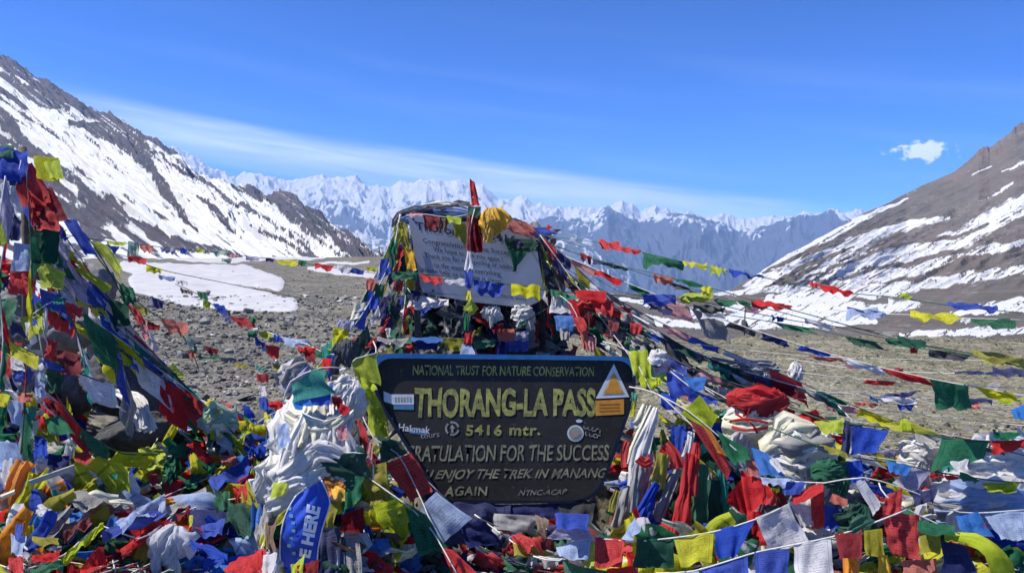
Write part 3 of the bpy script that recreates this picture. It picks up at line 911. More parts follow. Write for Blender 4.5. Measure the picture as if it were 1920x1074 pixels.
def lump_geo(rng, rx, ry, rz, folds=7, nu=80, nv=48, amp=0.22):
    """A knot or bundle of cloth: a closed lump with deep creases gathered towards its ends."""
    u = np.linspace(0, 2 * np.pi, nu, endpoint=False)[None, :]; v = np.linspace(0.02, np.pi - 0.02, nv)[:, None]
    sd = rng.randint(0, 999)
    wob = (fbm(np.cos(u) * 1.5 + sd, v * 1.5 + np.sin(u) * 1.5, sd, 3) - 0.5)
    w2 = fbm(np.cos(u) * 2.2 + sd + 9, v * 1.2 + np.sin(u) * 2.2, sd + 8, 3) - 0.5
    cre = np.abs(np.sin(folds * 0.5 * (u + wob * 2.2 + v * 0.5) + w2 * 5)) ** 0.7
    cre2 = fbm(np.cos(u) * 5 + sd + w2 * 3, v * 2.2 + np.sin(u) * 5, sd + 4, 5, 0.62, ridged=True)
    cre3 = np.abs(np.sin(v * 9 + w2 * 16 + u * 2)) ** 0.5
    r = 1 + wob * 0.8 + (cre - 0.7) * amp + (cre2 - 0.4) * amp * 1.0 + (cre3 - 0.7) * amp * 0.4
    X = rx * r * np.sin(v) * np.cos(u); Y = ry * r * np.sin(v) * np.sin(u); Z = rz * r * np.cos(v) + 0 * u
    idx = np.arange(nu * nv).reshape(nv, nu)
    f = np.stack([idx[:-1], np.roll(idx, -1, 1)[:-1], np.roll(idx, -1, 1)[1:], idx[1:]], -1).reshape(-1, 4)
    fl = [tuple(x) for x in f] + [tuple(idx[0][::-1]), tuple(idx[-1])]
    uv = np.stack([u / 6.283 + 0 * v, v / 3.14 + 0 * u], -1).reshape(-1, 2)
    return np.stack([X, Y, Z], -1).reshape(-1, 3), fl, uv


class Bag:
    """Collects small pieces that become one mesh."""
    def __init__(s): s.v = []; s.f = []; s.m = []; s.u = []; s.n = 0
    def add(s, V, F, mi=0, uv=None):
        V = np.asarray(V)
        s.v.append(V); s.u.append(uv if uv is not None else np.zeros((len(V), 2)))
        s.f += [tuple(int(i) + s.n for i in f) for f in F]; s.m += [mi] * len(F); s.n += len(V)
    def build(s, name, mats, parent=None, loc=(0, 0, 0), smooth=True):
        o = mesh_obj(name, np.concatenate(s.v), s.f, mats, parent, loc, np.concatenate(s.u), smooth)
        o.data.polygons.foreach_set('material_index', np.array(s.m, np.int32))
        return o


# ------------------------------------------------------------------ prayer flag strings
def zheap(px):
    return float(np.interp(px, [-200, 60, 350, 520, 640, 800, 1100, 1200, 1400, 1600, 1920, 2100], [0.55, 0.55, 0.46, 0.50, 0.50, 0.30, 0.30, 0.42, 0.46, 0.42, 0.40, 0.40]))


def Dh(px, py, off=0.0):
    """Distance of the heap's surface behind a photo position."""
    z = zheap(px) + max(-0.10, min(0.14, (930 - py) * 0.0007))
    return min((CAMZ - z) * FPX / max(py - HOR, 60), 5.6) - off


FLAG_NAMES = {k: v[0].replace('_', ' ') for k, v in CLOTH.items()}
CYC = 'bwrgy'
STR_N = [0]


def depth_fn(pts, mode):
    if mode == 'heap':
        return lambda x, y: Dh(x, y, 0.34)
    arr = np.array([p for p in pts], float)

    def f(x, y):
        best = (1e9, 4.0)
        for i in range(len(arr) - 1):
            a, b = arr[i], arr[i + 1]
            dd = b[:2] - a[:2]
            t = np.clip(((x - a[0]) * dd[0] + (y - a[1]) * dd[1]) / (dd @ dd + 1e-9), 0, 1)
            q = a[:2] + dd * t
            r = math.hypot(x - q[0], y - q[1])
            if r < best[0]: best = (r, a[2] + (b[2] - a[2]) * t)
        return best[1]
    return f


def flag_string(label, cord, flags='', auto=None, ck='w', r=0.003, group=None, seed=None, fold=0.07, name='prayer_flag_string', cols=CYC):
    """cord: 'x,y,d x,y,d ...' or 'heap x,y x,y ...';  flags: 'c x,y x,y x,y x,y; ...' (colour key and four corners);
    auto: (spacing, width, drop, openness) hangs a run of flags along the whole cord."""
    STR_N[0] += 1
    rng = random.Random(seed if seed is not None else STR_N[0] * 7 + 3)
    toks = cord.split()
    mode = 'air'
    if toks[0] == 'heap':
        mode = 'heap'; toks = toks[1:]
        pts = [tuple(map(float, q.split(','))) for q in toks]
        pts = [(x, y, Dh(x, y, 0.32 if not auto else 0.08)) for x, y in pts]
    else:
        pts = [tuple(map(float, q.split(','))) for q in toks]
    wp = [P(x, y, d) for x, y, d in pts]
    path = catmull(wp)
    loc = np.array(wp[0])
    root = empty(name, wp[0], label, 'prayer flags', group)
    V, F = tube_geo(path, r)
    mesh_obj('cord', V, F, CORDS[ck], root, loc)
    df = depth_fn(pts, mode)
    nfl = 0
    for spec in [q.strip() for q in flags.split(';') if q.strip()]:
        c, *cs = spec.split()
        q = [tuple(map(float, a_.split(','))) for a_ in cs]
        if len(q) == 3: q = [q[0], q[1], q[2], q[2]]
        ds = [df(x, y) for x, y in q]
        jit = rng.uniform(-0.05, 0.02)
        if mode == 'heap':
            top = 0.5 * (ds[0] + ds[1]); 
            ds = [max(d_, top - 0.35) + jit for d_ in ds]
        else:
            tl = 0.5 * (ds[0] + ds[1]); ds = [ds[0], ds[1], tl - 0.04 + jit, tl - 0.04 + jit]
        W = [P(x, y, d_) for (x, y), d_ in zip(q, ds)]
        mm = MC
        if c[0] == '*': c = c[1:]; mm = MP
        Vv, Ff, uv = patch(*W, rng, fold=fold * rng.uniform(0.7, 1.5), nu=12, nv=12, crumple=rng.choice([0, 0, 0.3, 0.6]))
        o = mesh_obj('flag', Vv, Ff, mm[c], root, loc, uv)
        o['label'] = FLAG_NAMES[c] + ' flag'
        nfl += 1
    if auto:
        sp, fw, fh, opn = auto
        seg = np.linalg.norm(np.diff(path, axis=0), axis=1); cum = np.concatenate([[0], np.cumsum(seg)])
        L = cum[-1]; at = rng.uniform(0, sp); ci = rng.randint(0, 4)
        def pos(q): return np.array([np.interp(q, cum, path[:, k]) for k in range(3)])
        while at + fw < L:
            w_ = fw * rng.uniform(0.75, 1.05)
            A_, B_ = pos(at), pos(at + w_)
            c = cols[ci % len(cols)]; ci += 1
            if rng.random() < 0.12: c = rng.choice('ewtsfv')
            al = (B_ - A_)
            if rng.random() < opn:
                h_ = fh * rng.uniform(0.7, 1.1); fo = 0.08 if mode != 'heap' else 0.16
            else:
                h_ = fh * rng.uniform(0.16, 0.4); fo = 0.2
            drop = np.array([rng.uniform(-0.1, 0.45), rng.uniform(-0.55, 0.2), -1.0])
            if mode == 'heap': drop = np.array([rng.uniform(-0.8, 0.8), rng.uniform(-1.0, 0.1), -0.45 - rng.random() * 0.5])
            drop = drop / np.linalg.norm(drop) * h_
            sq = rng.uniform(-0.25, 0.25)
            W = [A_, B_, B_ + drop * rng.uniform(0.8, 1.1) + al * sq, A_ + drop + al * (sq + rng.uniform(-0.15, 0.15))]
            Vv, Ff, uv = patch(*W, rng, fold=fo * rng.uniform(0.6, 1.4), nu=7, nv=7 if h_ > 0.08 else 4, crumple=1.0 if mode == 'heap' else 0.2)
            o = mesh_obj('flag', Vv, Ff, MC[c], root, loc, uv)
            o['label'] = FLAG_NAMES[c] + ' flag'
            at += sp * rng.uniform(0.9, 1.25)
    return root


def bundle(name, label, cat, cx, cy, w, h, d, key, seed, nrib=6, ribs='', group=None, folds=7, keys=None):
    """A knotted lump of cloth with loose strips wound round it."""
    rng = random.Random(seed)
    c = np.array(P(cx, cy, d)); sc = d / FPX
    rx, rz = w * sc / 2, h * sc / 2
    root = empty(name, c, label, cat, group)
    V, F, uv = lump_geo(rng, rx * 0.9, min(rx, rz) * 0.8, rz * 0.9, folds)
    mesh_obj('knot', V, F, MP[key], root, (0, 0, 0), uv)
    ks = keys or [key]
    for i in range(int(nrib * 1.2) + 1):
        th = rng.gauss(0.15, 0.55) if w >= h else rng.gauss(1.35, 0.45)
        offp = rng.uniform(-0.75, 0.75); half = math.sqrt(1 - offp * offp); sag = rng.uniform(-0.35, 0.35)
        pp = []
        for q in np.linspace(-1, 1, 6):
            a_, b_ = q * half, offp + sag * (1 - q * q) + rng.uniform(-0.05, 0.05)
            ex, ez = a_ * math.cos(th) - b_ * math.sin(th), a_ * math.sin(th) + b_ * math.cos(th)
            rad = min(1.0, math.hypot(ex, ez))
            pp.append((rx * ex, -(0.72 * math.sqrt(max(0.0, 1 - rad * rad)) + 0.10) * min(rx, rz), rz * ez))
        V, F, uv = ribbon_geo(catmull(pp, 0.03), min(rx, rz) * rng.uniform(0.7, 1.7), rng, rng.uniform(1.2, 2.6), 0.22, nu=26, pinch=rng.uniform(0.2, 0.6))
        mesh_obj('scarf', V, F, MP[rng.choice(ks)], root, (0, 0, 0), uv)
    for i in range(2 + nrib // 4):
        x0 = rng.uniform(-0.8, 0.8) * rx
        L_ = rng.uniform(0.5, 1.3) * rz
        pp = [(x0 * 0.6, -0.8 * min(rx, rz), -0.1 * rz), (x0, -0.95 * min(rx, rz), -0.6 * rz), (x0 + rng.uniform(-0.3, 0.3) * rx, -0.9 * min(rx, rz), -0.6 * rz - L_)]
        V, F, uv = ribbon_geo(catmull(pp, 0.03), min(rx, rz) * rng.uniform(0.3, 0.7), rng, 2.5, 0.3, nu=12, taper=(0.7, 1.2))
        mesh_obj('scarf_end', V, F, MP[rng.choice(ks)], root, (0, 0, 0), uv)
    return root


def strip(parent, nm, pts, w, key, rng, pleats=2.2, amp=0.28, taper=(1, 1), printed=False, twist=0.0, label=None):
    """One gathered strip: pts 'x,y,d ...', width in metres."""
    pp = [tuple(map(float, q.split(','))) for q in pts.split()]
    path = catmull([P(*q) for q in pp], 0.03)
    V, F, uv = ribbon_geo(path, w, rng, pleats, amp, taper=taper, twist=twist)
    loc = np.array(parent.location) if parent else path[0]
    o = mesh_obj(nm, V, F, (MC if printed else MP)[key], parent, loc, uv)
    if label: o['label'] = label
    return o


# ------------------------------------------------------------------ stones: boulders, cairns, loose rubble
def place_boulder(label, cx, cy, w, h, d, seed, mat, group=None, rot=0.0, name='boulder', depth=0.8, parent=None):
    sc = d / FPX
    me = boulder_mesh(name, seed, mat, w * sc / 2, min(w, h) * sc / 2 * depth, h * sc / 2)
    o = bpy.data.objects.new(name, me); COL.objects.link(o)
    p = P(cx, cy, d + min(w, h) * sc / 2 * depth * 0.6)
    o.rotation_euler = (0.1 * math.sin(seed), rot, 0.4 * math.sin(seed * 1.7))
    if parent is None:
        o.location = p; tag(o, label, 'boulder', group)
    else:
        o.parent = parent; o.location = p - parent.location
    return o


BL = [
    ('pale smooth boulder high on the left cairn beside the flag pole', 160, 548, 120, 130, 4.35, 3, M_rock_pale, 0.3),
    ('pale boulder under the pole, split by a blue and white flag', 126, 628, 130, 100, 4.15, 8, M_rock_pale, -0.2),
    ('rounded grey boulder with a dark hollow in the left cairn', 205, 640, 120, 90, 4.5, 12, M_rock, 0.5),
    ('large dark slanting boulder at the foot of the left cairn', 235, 735, 175, 120, 4.4, 15, M_rock_dark, 0.6),
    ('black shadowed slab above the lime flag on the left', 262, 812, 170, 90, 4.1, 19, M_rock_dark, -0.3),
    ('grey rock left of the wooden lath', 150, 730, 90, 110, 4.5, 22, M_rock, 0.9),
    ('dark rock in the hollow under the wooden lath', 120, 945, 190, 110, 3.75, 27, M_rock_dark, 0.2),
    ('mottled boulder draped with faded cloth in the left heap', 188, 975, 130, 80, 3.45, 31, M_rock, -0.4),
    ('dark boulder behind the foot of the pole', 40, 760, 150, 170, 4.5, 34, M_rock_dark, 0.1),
    ('dark rock behind the upper part of the pole', 88, 470, 70, 120, 4.35, 36, M_rock_dark, 0.1),
    ('grey rock under the tangled strings at the left edge', 20, 600, 110, 120, 4.4, 38, M_rock, 0.1),
    ('flat grey stone half buried right of the white bundle', 690, 1010, 120, 60, 3.3, 41, M_rock, 0.0),
    ('stone under the white cloths right of the board', 1420, 890, 150, 70, 3.9, 44, M_rock, 0.2),
    ('grey stone under the tangle at the right edge', 1850, 985, 200, 80, 3.4, 47, M_rock, -0.1),
]
for lb, cx, cy, w, h, d, sd, mt, rt in BL:
    place_boulder(lb, cx, cy, w, h, d, sd, mt, rot=rt)

# stone cairn behind the white notice: stacked stones, tattered cloth, cap
rng = random.Random(42)
cb = P(895, 640, 5.45)
cairn = empty('stone_cairn', (cb.x, cb.y, 0.3), 'tall dark stone cairn capped with cloth behind the white notice', 'cairn')
cl = np.array(cairn.location)
k = 0
tm = [rock_geo(random.Random(900 + i), 1, 0.8, 0.7) for i in range(14)]
tme = []
for i, (V, F) in enumerate(tm):
    me = bpy.data.meshes.new('stone'); me.from_pydata(V.tolist(), [], F); me.materials.append(M_rock_dark if i % 3 else M_rock); tme.append(me)
for lev in range(15):
    zz = 0.05 + lev * 0.098
    rad = np.interp(zz, [0, 0.3, 0.6, 1.0, 1.5], [0.95, 0.72, 0.56, 0.5, 0.40])
    nn = int(np.interp(lev, [0, 14], [17, 9]))
    for j in range(nn):
        an = -math.pi * (0.04 + 0.92 * (j + rng.random() * 0.6) / nn) if j < nn * 0.8 else rng.uniform(0.2, 2.9)
        rj = rad * rng.uniform(0.86, 1.05)
        o = bpy.data.objects.new('stone', rng.choice(tme)); COL.objects.link(o); o.parent = cairn
        o.location = (math.cos(an) * rj, math.sin(an) * rj * 0.8, zz + rng.uniform(-0.03, 0.03))
        sz = rng.uniform(0.085, 0.145)
        o.scale = (sz * rng.uniform(1.0, 1.5), sz, sz * rng.uniform(0.6, 0.9))
        o.rotation_euler = (rng.uniform(-0.4, 0.4), rng.uniform(-0.4, 0.4), rng.uniform(0, 6.28))
# inner core so that no light shows through
V, F, uv = lump_geo(random.Random(1), 0.38, 0.32, 0.60, 5, amp=0.05)
o = mesh_obj('rubble_core', V + np.array([0, 0.02, 0.70]), F, M_rock_dark, cairn)
# tattered dark and faded cloth clinging to it
bag = Bag(); keys = 'aahenmdedgbwaYanrb'
mats = [MP[q] for q in keys]
for i in range(330):
    an = -math.pi * rng.uniform(0.0, 1.0); zz = rng.uniform(0.05, 1.46) ** 1.0
    rj = np.interp(zz, [0, 0.3, 0.6, 1.0, 1.5], [1.0, 0.78, 0.60, 0.54, 0.44]) * rng.uniform(0.97, 1.1)
    c = np.array([math.cos(an) * rj, math.sin(an) * rj * 0.85, zz])
    t = np.array([-math.sin(an), math.cos(an), rng.uniform(-0.8, 0.8)]); t /= np.linalg.norm(t)
    dn = np.array([math.cos(an) * 0.2, math.sin(an) * 0.2, -1.0]) + t * rng.uniform(-0.5, 0.5)
    w_ = rng.uniform(0.05, 0.14); h_ = rng.uniform(0.06, 0.2)
    V, F, uv = patch(c - t * w_ / 2, c + t * w_ / 2, c + t * w_ / 2 + dn * h_, c - t * w_ / 2 + dn * h_, rng, 0.2, 5, 5, crumple=0.8)
    bag.add(V, F, rng.randrange(len(mats)), uv)
o = bag.build('tattered_cloth', mats, cairn)
o['kind'] = 'stuff'
# the cloth cap
capr = random.Random(7)
for i, (pts, w, kk) in enumerate([
    ('744,428,4.85 752,404,4.85 790,393,4.9 850,391,4.95 890,397,4.95', 0.06, 'e'), ('752,414,4.82 790,398,4.85 850,396,4.86 892,402,4.86', 0.05, 'p'), ('756,404,5.0 820,393,5.0 884,396,5.0', 0.05, 'w'), ('758,411,4.96 800,402,4.96 884,404,4.96', 0.085, 'h'), ('760,406,4.9 815,399,4.9 880,402,4.9', 0.05, 'u'), ('752,420,4.84 764,402,4.84 800,396,4.84', 0.04, 'a'), ('800,392,4.9 830,394,4.86 860,388,4.9', 0.05, 'h'),
    ('760,402,5.0 810,389,5.0 860,387,5.0 886,393,5.0', 0.07, 'c'), ('800,398,4.93 840,388,4.95 888,400,4.93', 0.06, 'W'),
    ('743,440,4.85 748,412,4.84 770,400,4.84 812,395,4.84', 0.035, 'n'), ('820,392,4.94 860,384,5.0 880,386,5.0', 0.05, 'e'),
    ('765,404,4.92 830,398,4.92 885,402,4.92', 0.035, 'w')]):
    strip(cairn, 'cloth_cap', pts, w, kk, capr, 3, 0.35)

# foreground and middle-ground stones
LOOSE = 'loose stones lying on the gravel'
rng = random.Random(77)
lt = []
for i in range(16):
    V, F = rock_geo(random.Random(300 + i), 1, rngv := random.Random(i).uniform(0.7, 1.0), random.Random(i + 50).uniform(0.45, 0.75), 11)
    lt.append((V, F))
LM = {}
for key, mt in (('a', M_rubble), ('o', M_rock_olive)):
    LM[key] = []
    for V, F in lt:
        me = bpy.data.meshes.new('stone'); me.from_pydata(V.tolist(), [], F); me.materials.append(mt); LM[key].append(me)


def gpoint(px, py, ztop=0.0):
    d = (CAMZ - ztop) * FPX / (py - HOR)
    for _ in range(3):
        p = P(px, py, d); z = float(ground_z(p.x, p.y)); d = max(1.5, (CAMZ - z) * FPX / (py - HOR))
    p = P(px, py, d)
    return p.x, p.y, float(ground_z(p.x, p.y)), d


cnt = 0
while cnt < 250:
    left = rng.random() < 0.72
    if left:
        px_, py_ = rng.uniform(215, 690), rng.uniform(565, 800)
        if py_ < 565 + max(0, 300 - px_) * 0.0 or rng.random() > 0.4 + (py_ - 565) / 200: continue
    else:
        px_, py_ = rng.uniform(1180, 1920), rng.uniform(640, 880)
    x, y, z, d = gpoint(px_, py_)
    if d > 18: continue
    w_px = rng.choice([9, 10, 11, 12, 13, 15, 18, 22, 28, 36]) if left else rng.choice([7, 8, 9, 10, 12, 14])
    s_ = w_px * d / FPX / 2
    o = bpy.data.objects.new('loose_stone', rng.choice(LM['a' if left or rng.random() < 0.4 else 'o'])); COL.objects.link(o)
    o.location = (x, y, z + s_ * 0.25); o.scale = (s_, s_, s_ * rng.uniform(0.8, 1.2)); o.rotation_euler = (rng.uniform(-0.5, 0.5), rng.uniform(-0.5, 0.5), rng.uniform(0, 6.28))
    tag(o, 'loose angular grey stone among many on the rubble left of the cairn' if left else 'loose weathered stone on the open gravel right of the cairn', 'stone', LOOSE + (' on the left' if left else ' on the right'))
    cnt += 1
# two pale blocks that stand out on the right
for lb, cx, cy, w in (('pale block of rock lying alone on the far right gravel', 1868, 720, 44), ('small pale rock beside the thin flag line on the right', 1560, 672, 22)):
    x, y, z, d = gpoint(cx, cy + w * 0.3)
    V, F = rock_geo(random.Random(cx), w * d / FPX / 2, w * d / FPX / 2.4, w * d / FPX / 3.6)
    tag(mesh_obj('pale_rock', V, F, M_rock_pale, None, (0, 0, 0), smooth=False), lb, 'rock').location = (x, y, z + 0.03)

# small rubble, too many to count
nr = np.random.default_rng(5)


def scatter(name, n, region, size_px, mat, label, seed, dmax=45):
    nr = np.random.default_rng(seed)
    x0, x1, y0, y1 = region
    pxs = nr.uniform(x0, x1, n); pys = y0 + (y1 - y0) * nr.random(n) ** 1.15
    d = CAMZ * FPX / (pys - HOR)
    for _ in range(3):
        X_, Y_, Z_ = Pn(pxs, pys, d); gz = ground_z(X_, Y_); d = np.clip((CAMZ - gz) * FPX / (pys - HOR), 1.5, 80)
    X_, Y_, Z_ = Pn(pxs, pys, d); gz = ground_z(X_, Y_)
    keep = d < dmax
    s_ = size_px[0] * np.exp(nr.normal(0, size_px[1], n)) * np.maximum(d, 3) / FPX / 2
    VV, FF, nv = [], [], 0
    for i in np.nonzero(keep)[0]:
        V, F = lt[i % 16]
        a_ = nr.uniform(0, 6.28); ca, sa = math.cos(a_), math.sin(a_); tl = nr.normal(0, 0.3)
        x, y, z = V[:, 0], V[:, 1], V[:, 2] + V[:, 0] * tl
        W = np.stack([x * ca - y * sa, x * sa + y * ca, z], -1) * s_[i] + np.array([X_[i], Y_[i], gz[i] + s_[i] * 0.15])
        VV.append(W); FF += [tuple(q + nv for q in f) for f in F]; nv += len(W)
    me = bpy.data.meshes.new(name)
    me.from_pydata(np.concatenate(VV).tolist(), [], FF)
    me.materials.append(mat)
    o = bpy.data.objects.new(name, me); COL.objects.link(o)
    return tag(o, label, kind='stuff')


def rubble_many():
    """Rubble colour varies stone by stone (by mesh island)."""
    m, t, out = new_mat('mixed_rubble')
    ge = N(t, 'ShaderNodeNewGeometry')
    oc = objcoord(t)
    c = ramp(t, ge.outputs['Random Per Island'], [(0.0, (0.06, 0.06, 0.062)), (0.35, (0.14, 0.135, 0.125)), (0.7, (0.22, 0.21, 0.19)), (0.93, (0.30, 0.285, 0.25)), (1.0, (0.5, 0.49, 0.47))])
    n2 = tex_noise(t, 40, 4, 0.7, oc)
    c = mixc(t, 1.0, c, ramp(t, n2.outputs[0], [(0.3, 0.75), (0.7, 1.2)]), 'MULTIPLY')
    principled(t, out, c, 0.92, 0.12, n2.outputs[0], 0.4, 0.01)
    return m


M_mixed = rubble_many()
m2, t2, out2 = new_mat('olive_gravel')
ge = N(t2, 'ShaderNodeNewGeometry')
principled(t2, out2, ramp(t2, ge.outputs['Random Per Island'], [(0.0, (0.09, 0.085, 0.07)), (0.5, (0.19, 0.176, 0.118)), (0.92, (0.28, 0.26, 0.18)), (1.0, (0.46, 0.44, 0.38))]), 0.92, 0.12)
scatter('left_rubble', 6500, (160, 760, 556, 820), (7.0, 0.45), M_mixed, 'dark angular rubble covering the slope behind the left heap', 1)
scatter('right_gravel', 15000, (1060, 1990, 617, 960), (3.3, 0.42), m2, 'fine olive brown gravel of the open pass on the right', 2)
scatter('plateau_gravel', 2500, (300, 1150, 500, 600), (3.2, 0.35), M_mixed, 'gravel on the far plateau', 3, 60)
scatter('heap_rubble', 3500, (-60, 1980, 800, 1120), (11, 0.5), M_mixed, 'broken stones under the heaps of flags', 4)


# ------------------------------------------------------------------ the boards
class Plane:
    """A board's front face through photo position (cx, cy) at distance d, leaning and turned a little."""
    def __init__(s, cx, cy, d, lean, yaw):
        s.o = P(cx, cy, d)
        s.rot = Matrix.Rotation(yaw, 3, 'Z') @ Matrix.Rotation(lean, 3, 'X')
        s.n = s.rot @ Vector((0, -1, 0))
        s.c = Vector((0, 0, CAMZ))
    def at(s, px, py, off=0.0):
        r = P(px, py, 1.0) - s.c
        t = ((s.o + s.n * off) - s.c).dot(s.n) / r.dot(s.n)
        return s.c + r * t


def board_solid(name, pl, outline, thick, mat, parent, inset=0.0, off=0.0):
    bm = bmesh.new()
    fr = [pl.at(x, y, off) for x, y in outline]
    vf_ = [bm.verts.new(p) for p in fr]
    vb_ = [bm.verts.new(p - pl.n * thick) for p in fr]
    bm.faces.new(vf_); bm.faces.new(vb_[::-1])
    n_ = len(vf_)
    for i in range(n_):
        bm.faces.new((vf_[i], vb_[i], vb_[(i + 1) % n_], vf_[(i + 1) % n_]))
    bmesh.ops.recalc_face_normals(bm, faces=bm.faces)
    for v in bm.verts: v.co -= parent.location
    me = bpy.data.meshes.new(name); bm.to_mesh(me); bm.free()
    me.materials.append(mat)
    o = bpy.data.objects.new(name, me); COL.objects.link(o); o.parent = parent
    return o


def rounded(pts, r, n=6):
    out = []
    m = len(pts)
    for i in range(m):
        p0, p1, p2 = Vector(pts[i - 1]), Vector(pts[i]), Vector(pts[(i + 1) % m])
        ri = r[i] if isinstance(r, (list, tuple)) else r
        a_ = p1 + (p0 - p1).normalized() * ri; b_ = p1 + (p2 - p1).normalized() * ri
        for k in range(n + 1):
            t = k / n
            out.append(tuple(a_ * (1 - t) ** 2 + p1 * 2 * t * (1 - t) + b_ * t * t))
    return out


def lettering(pl, parent, text, quad, mat, bold=0.0, off=0.0015, wob=0.8, seed=1, name='lettering', cond=None, proj=None):
    """Flat painted writing fitted into a photo-space quad TL, TR, BR, BL on a board."""
    cu = bpy.data.curves.new(name, 'FONT'); cu.body = text; cu.offset = bold; cu.resolution_u = 3
    if cond: cu.space_character = cond
    ob = bpy.data.objects.new(name, cu); COL.objects.link(ob)
    dg = bpy.context.evaluated_depsgraph_get()
    me = bpy.data.meshes.new_from_object(ob.evaluated_get(dg))
    bpy.data.objects.remove(ob); bpy.data.curves.remove(cu)
    n_ = len(me.vertices); co = np.zeros(n_ * 3); me.vertices.foreach_get('co', co); co = co.reshape(-1, 3)
    x0, x1 = co[:, 0].min(), co[:, 0].max(); y0, y1 = 0.0, 0.72
    low = co[:, 1].min()
    u = (co[:, 0] - x0) / (x1 - x0); v = (y1 - co[:, 1]) / (y1 - y0)
    TL, TR, BR, BL_ = [np.array(q, float) for q in quad]
    u_, v_ = u[:, None], v[:, None]
    pp = TL * (1 - u_) * (1 - v_) + TR * u_ * (1 - v_) + BR * u_ * v_ + BL_ * (1 - u_) * v_
    pp = pp + wob * np.stack([(vnoise(pp[:, 0] / 6, pp[:, 1] / 9, seed) - 0.5) * 2, (vnoise(pp[:, 0] / 9, pp[:, 1] / 14, seed + 1) - 0.5) * 3], -1)
    L = np.array(parent.location)
    f = proj or (lambda x, y: pl.at(x, y, off))
    W = np.array([np.array(f(x, y)) - L for x, y in pp])
    me.vertices.foreach_set('co', W.ravel()); me.update()
    me.materials.clear(); me.materials.append(mat); me.name = name
    o = bpy.data.objects.new(name, me); COL.objects.link(o); o.parent = parent
    return o


def poly_on(pl, parent, name, pts, mat, off=0.0015, thick=0.0007):
    return board_solid(name, pl, pts, thick, mat, parent, off=off)


def paint_mat(name, a, b, rough=0.7, scale=18):
    m, t, out = new_mat(name)
    oc = objcoord(t)
    n1 = tex_noise(t, scale, 4, 0.7, oc)
    n2 = tex_noise(t, scale * 6, 4, 0.7, oc)
    f = math_(t, 'ADD', math_(t, 'MULTIPLY', n1.outputs[0], 0.7), math_(t, 'MULTIPLY', n2.outputs[0], 0.3))
    principled(t, out, mixc(t, ramp(t, f, [(0.4, 0.0), (0.6, 1.0)]), a, b), rough, 0.2)
    return m


def board_paint():
    m, t, out = new_mat('weathered_black_paint')
    oc = objcoord(t)
    n1 = tex_noise(t, 3.0, 6, 0.65, oc); n2 = tex_noise(t, 45, 5, 0.7, oc); n3 = tex_noise(t, 9, 5, 0.6, oc, dist=1.0)
    c = mixc(t, ramp(t, n1.outputs[0], [(0.35, 0.0), (0.7, 1.0)]), (0.026, 0.0255, 0.0245), (0.054, 0.053, 0.050))
    c = mixc(t, ramp(t, n2.outputs[0], [(0.60, 0.0), (0.70, 0.6)]), c, (0.15, 0.145, 0.135))
    c = mixc(t, ramp(t, n3.outputs[0], [(0.60, 0.0), (0.78, 0.35)]), c, (0.095, 0.085, 0.085))
    principled(t, out, c, ramp(t, n3.outputs[0], [(0.3, 0.6), (0.7, 0.85)]), 0.15, n2.outputs[0], 0.12, 0.004)
    return m


M_black = board_paint()
M_bluep = paint_mat('chipped_blue_paint', (0.02, 0.12, 0.34), (0.03, 0.17, 0.42), 0.5)
M_yel = paint_mat('hand_painted_yellow', (0.56, 0.54, 0.13), (0.20, 0.195, 0.085), 0.7, 30)
M_cream = paint_mat('hand_painted_cream', (0.42, 0.41, 0.24), (0.16, 0.155, 0.11), 0.7, 30)
M_pale = paint_mat('worn_pale_paint', (0.45, 0.45, 0.40), (0.20, 0.20, 0.18), 0.7, 40)
M_stw = flat_mat('white_sticker', (0.72, 0.74, 0.78), 0.5, 0.3, 0.15, 30)
M_sto = flat_mat('orange_sticker', (0.78, 0.33, 0.04), 0.5, 0.3, 0.25, 40)
M_stb = flat_mat('blue_sticker', (0.10, 0.25, 0.40), 0.5, 0.3, 0.2, 30)
M_stg = flat_mat('grey_green_print', (0.30, 0.36, 0.26), 0.6, 0.2, 0.3, 60)

PB = Plane(945, 800, 4.02, -0.10, 0.0)
sign = empty('trail_sign', P(945, 943, 4.05), 'black hand painted board with blue rim and yellow lettering', 'signboard')
outer = rounded([(697, 662), (1194, 668), (1190, 748), (1122, 938), (1075, 943), (845, 943), (822, 934), (702, 745)], [36, 34, 30, 42, 20, 20, 30, 30])
inner = rounded([(704, 671), (1187, 676), (1184, 746), (1118, 932), (1075, 938), (845, 938), (826, 928), (709, 744)], [34, 32, 30, 42, 20, 20, 30, 30])
board_solid('board', PB, outer, 0.03, M_black, sign, off=-0.010)
# rim: a raised band round the face
bm = bmesh.new()
L = sign.location
ro = [[bm.verts.new(PB.at(x, y, o_) - L) for x, y in ring] for ring, o_ in ((outer, -0.012), (outer, 0.010), (inner, 0.010), (inner, -0.009))]
m_ = len(outer)
for a_, b_ in zip(ro[:-1], ro[1:]):
    for i in range(m_):
        bm.faces.new((a_[i], a_[(i + 1) % m_], b_[(i + 1) % m_], b_[i]))
bmesh.ops.recalc_face_normals(bm, faces=bm.faces)
me = bpy.data.meshes.new('rim'); 
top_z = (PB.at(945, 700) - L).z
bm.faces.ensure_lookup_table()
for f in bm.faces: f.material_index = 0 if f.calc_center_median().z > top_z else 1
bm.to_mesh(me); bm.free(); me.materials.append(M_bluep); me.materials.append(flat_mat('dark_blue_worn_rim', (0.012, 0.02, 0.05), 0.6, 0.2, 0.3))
o = bpy.data.objects.new('rim', me); COL.objects.link(o); o.parent = sign
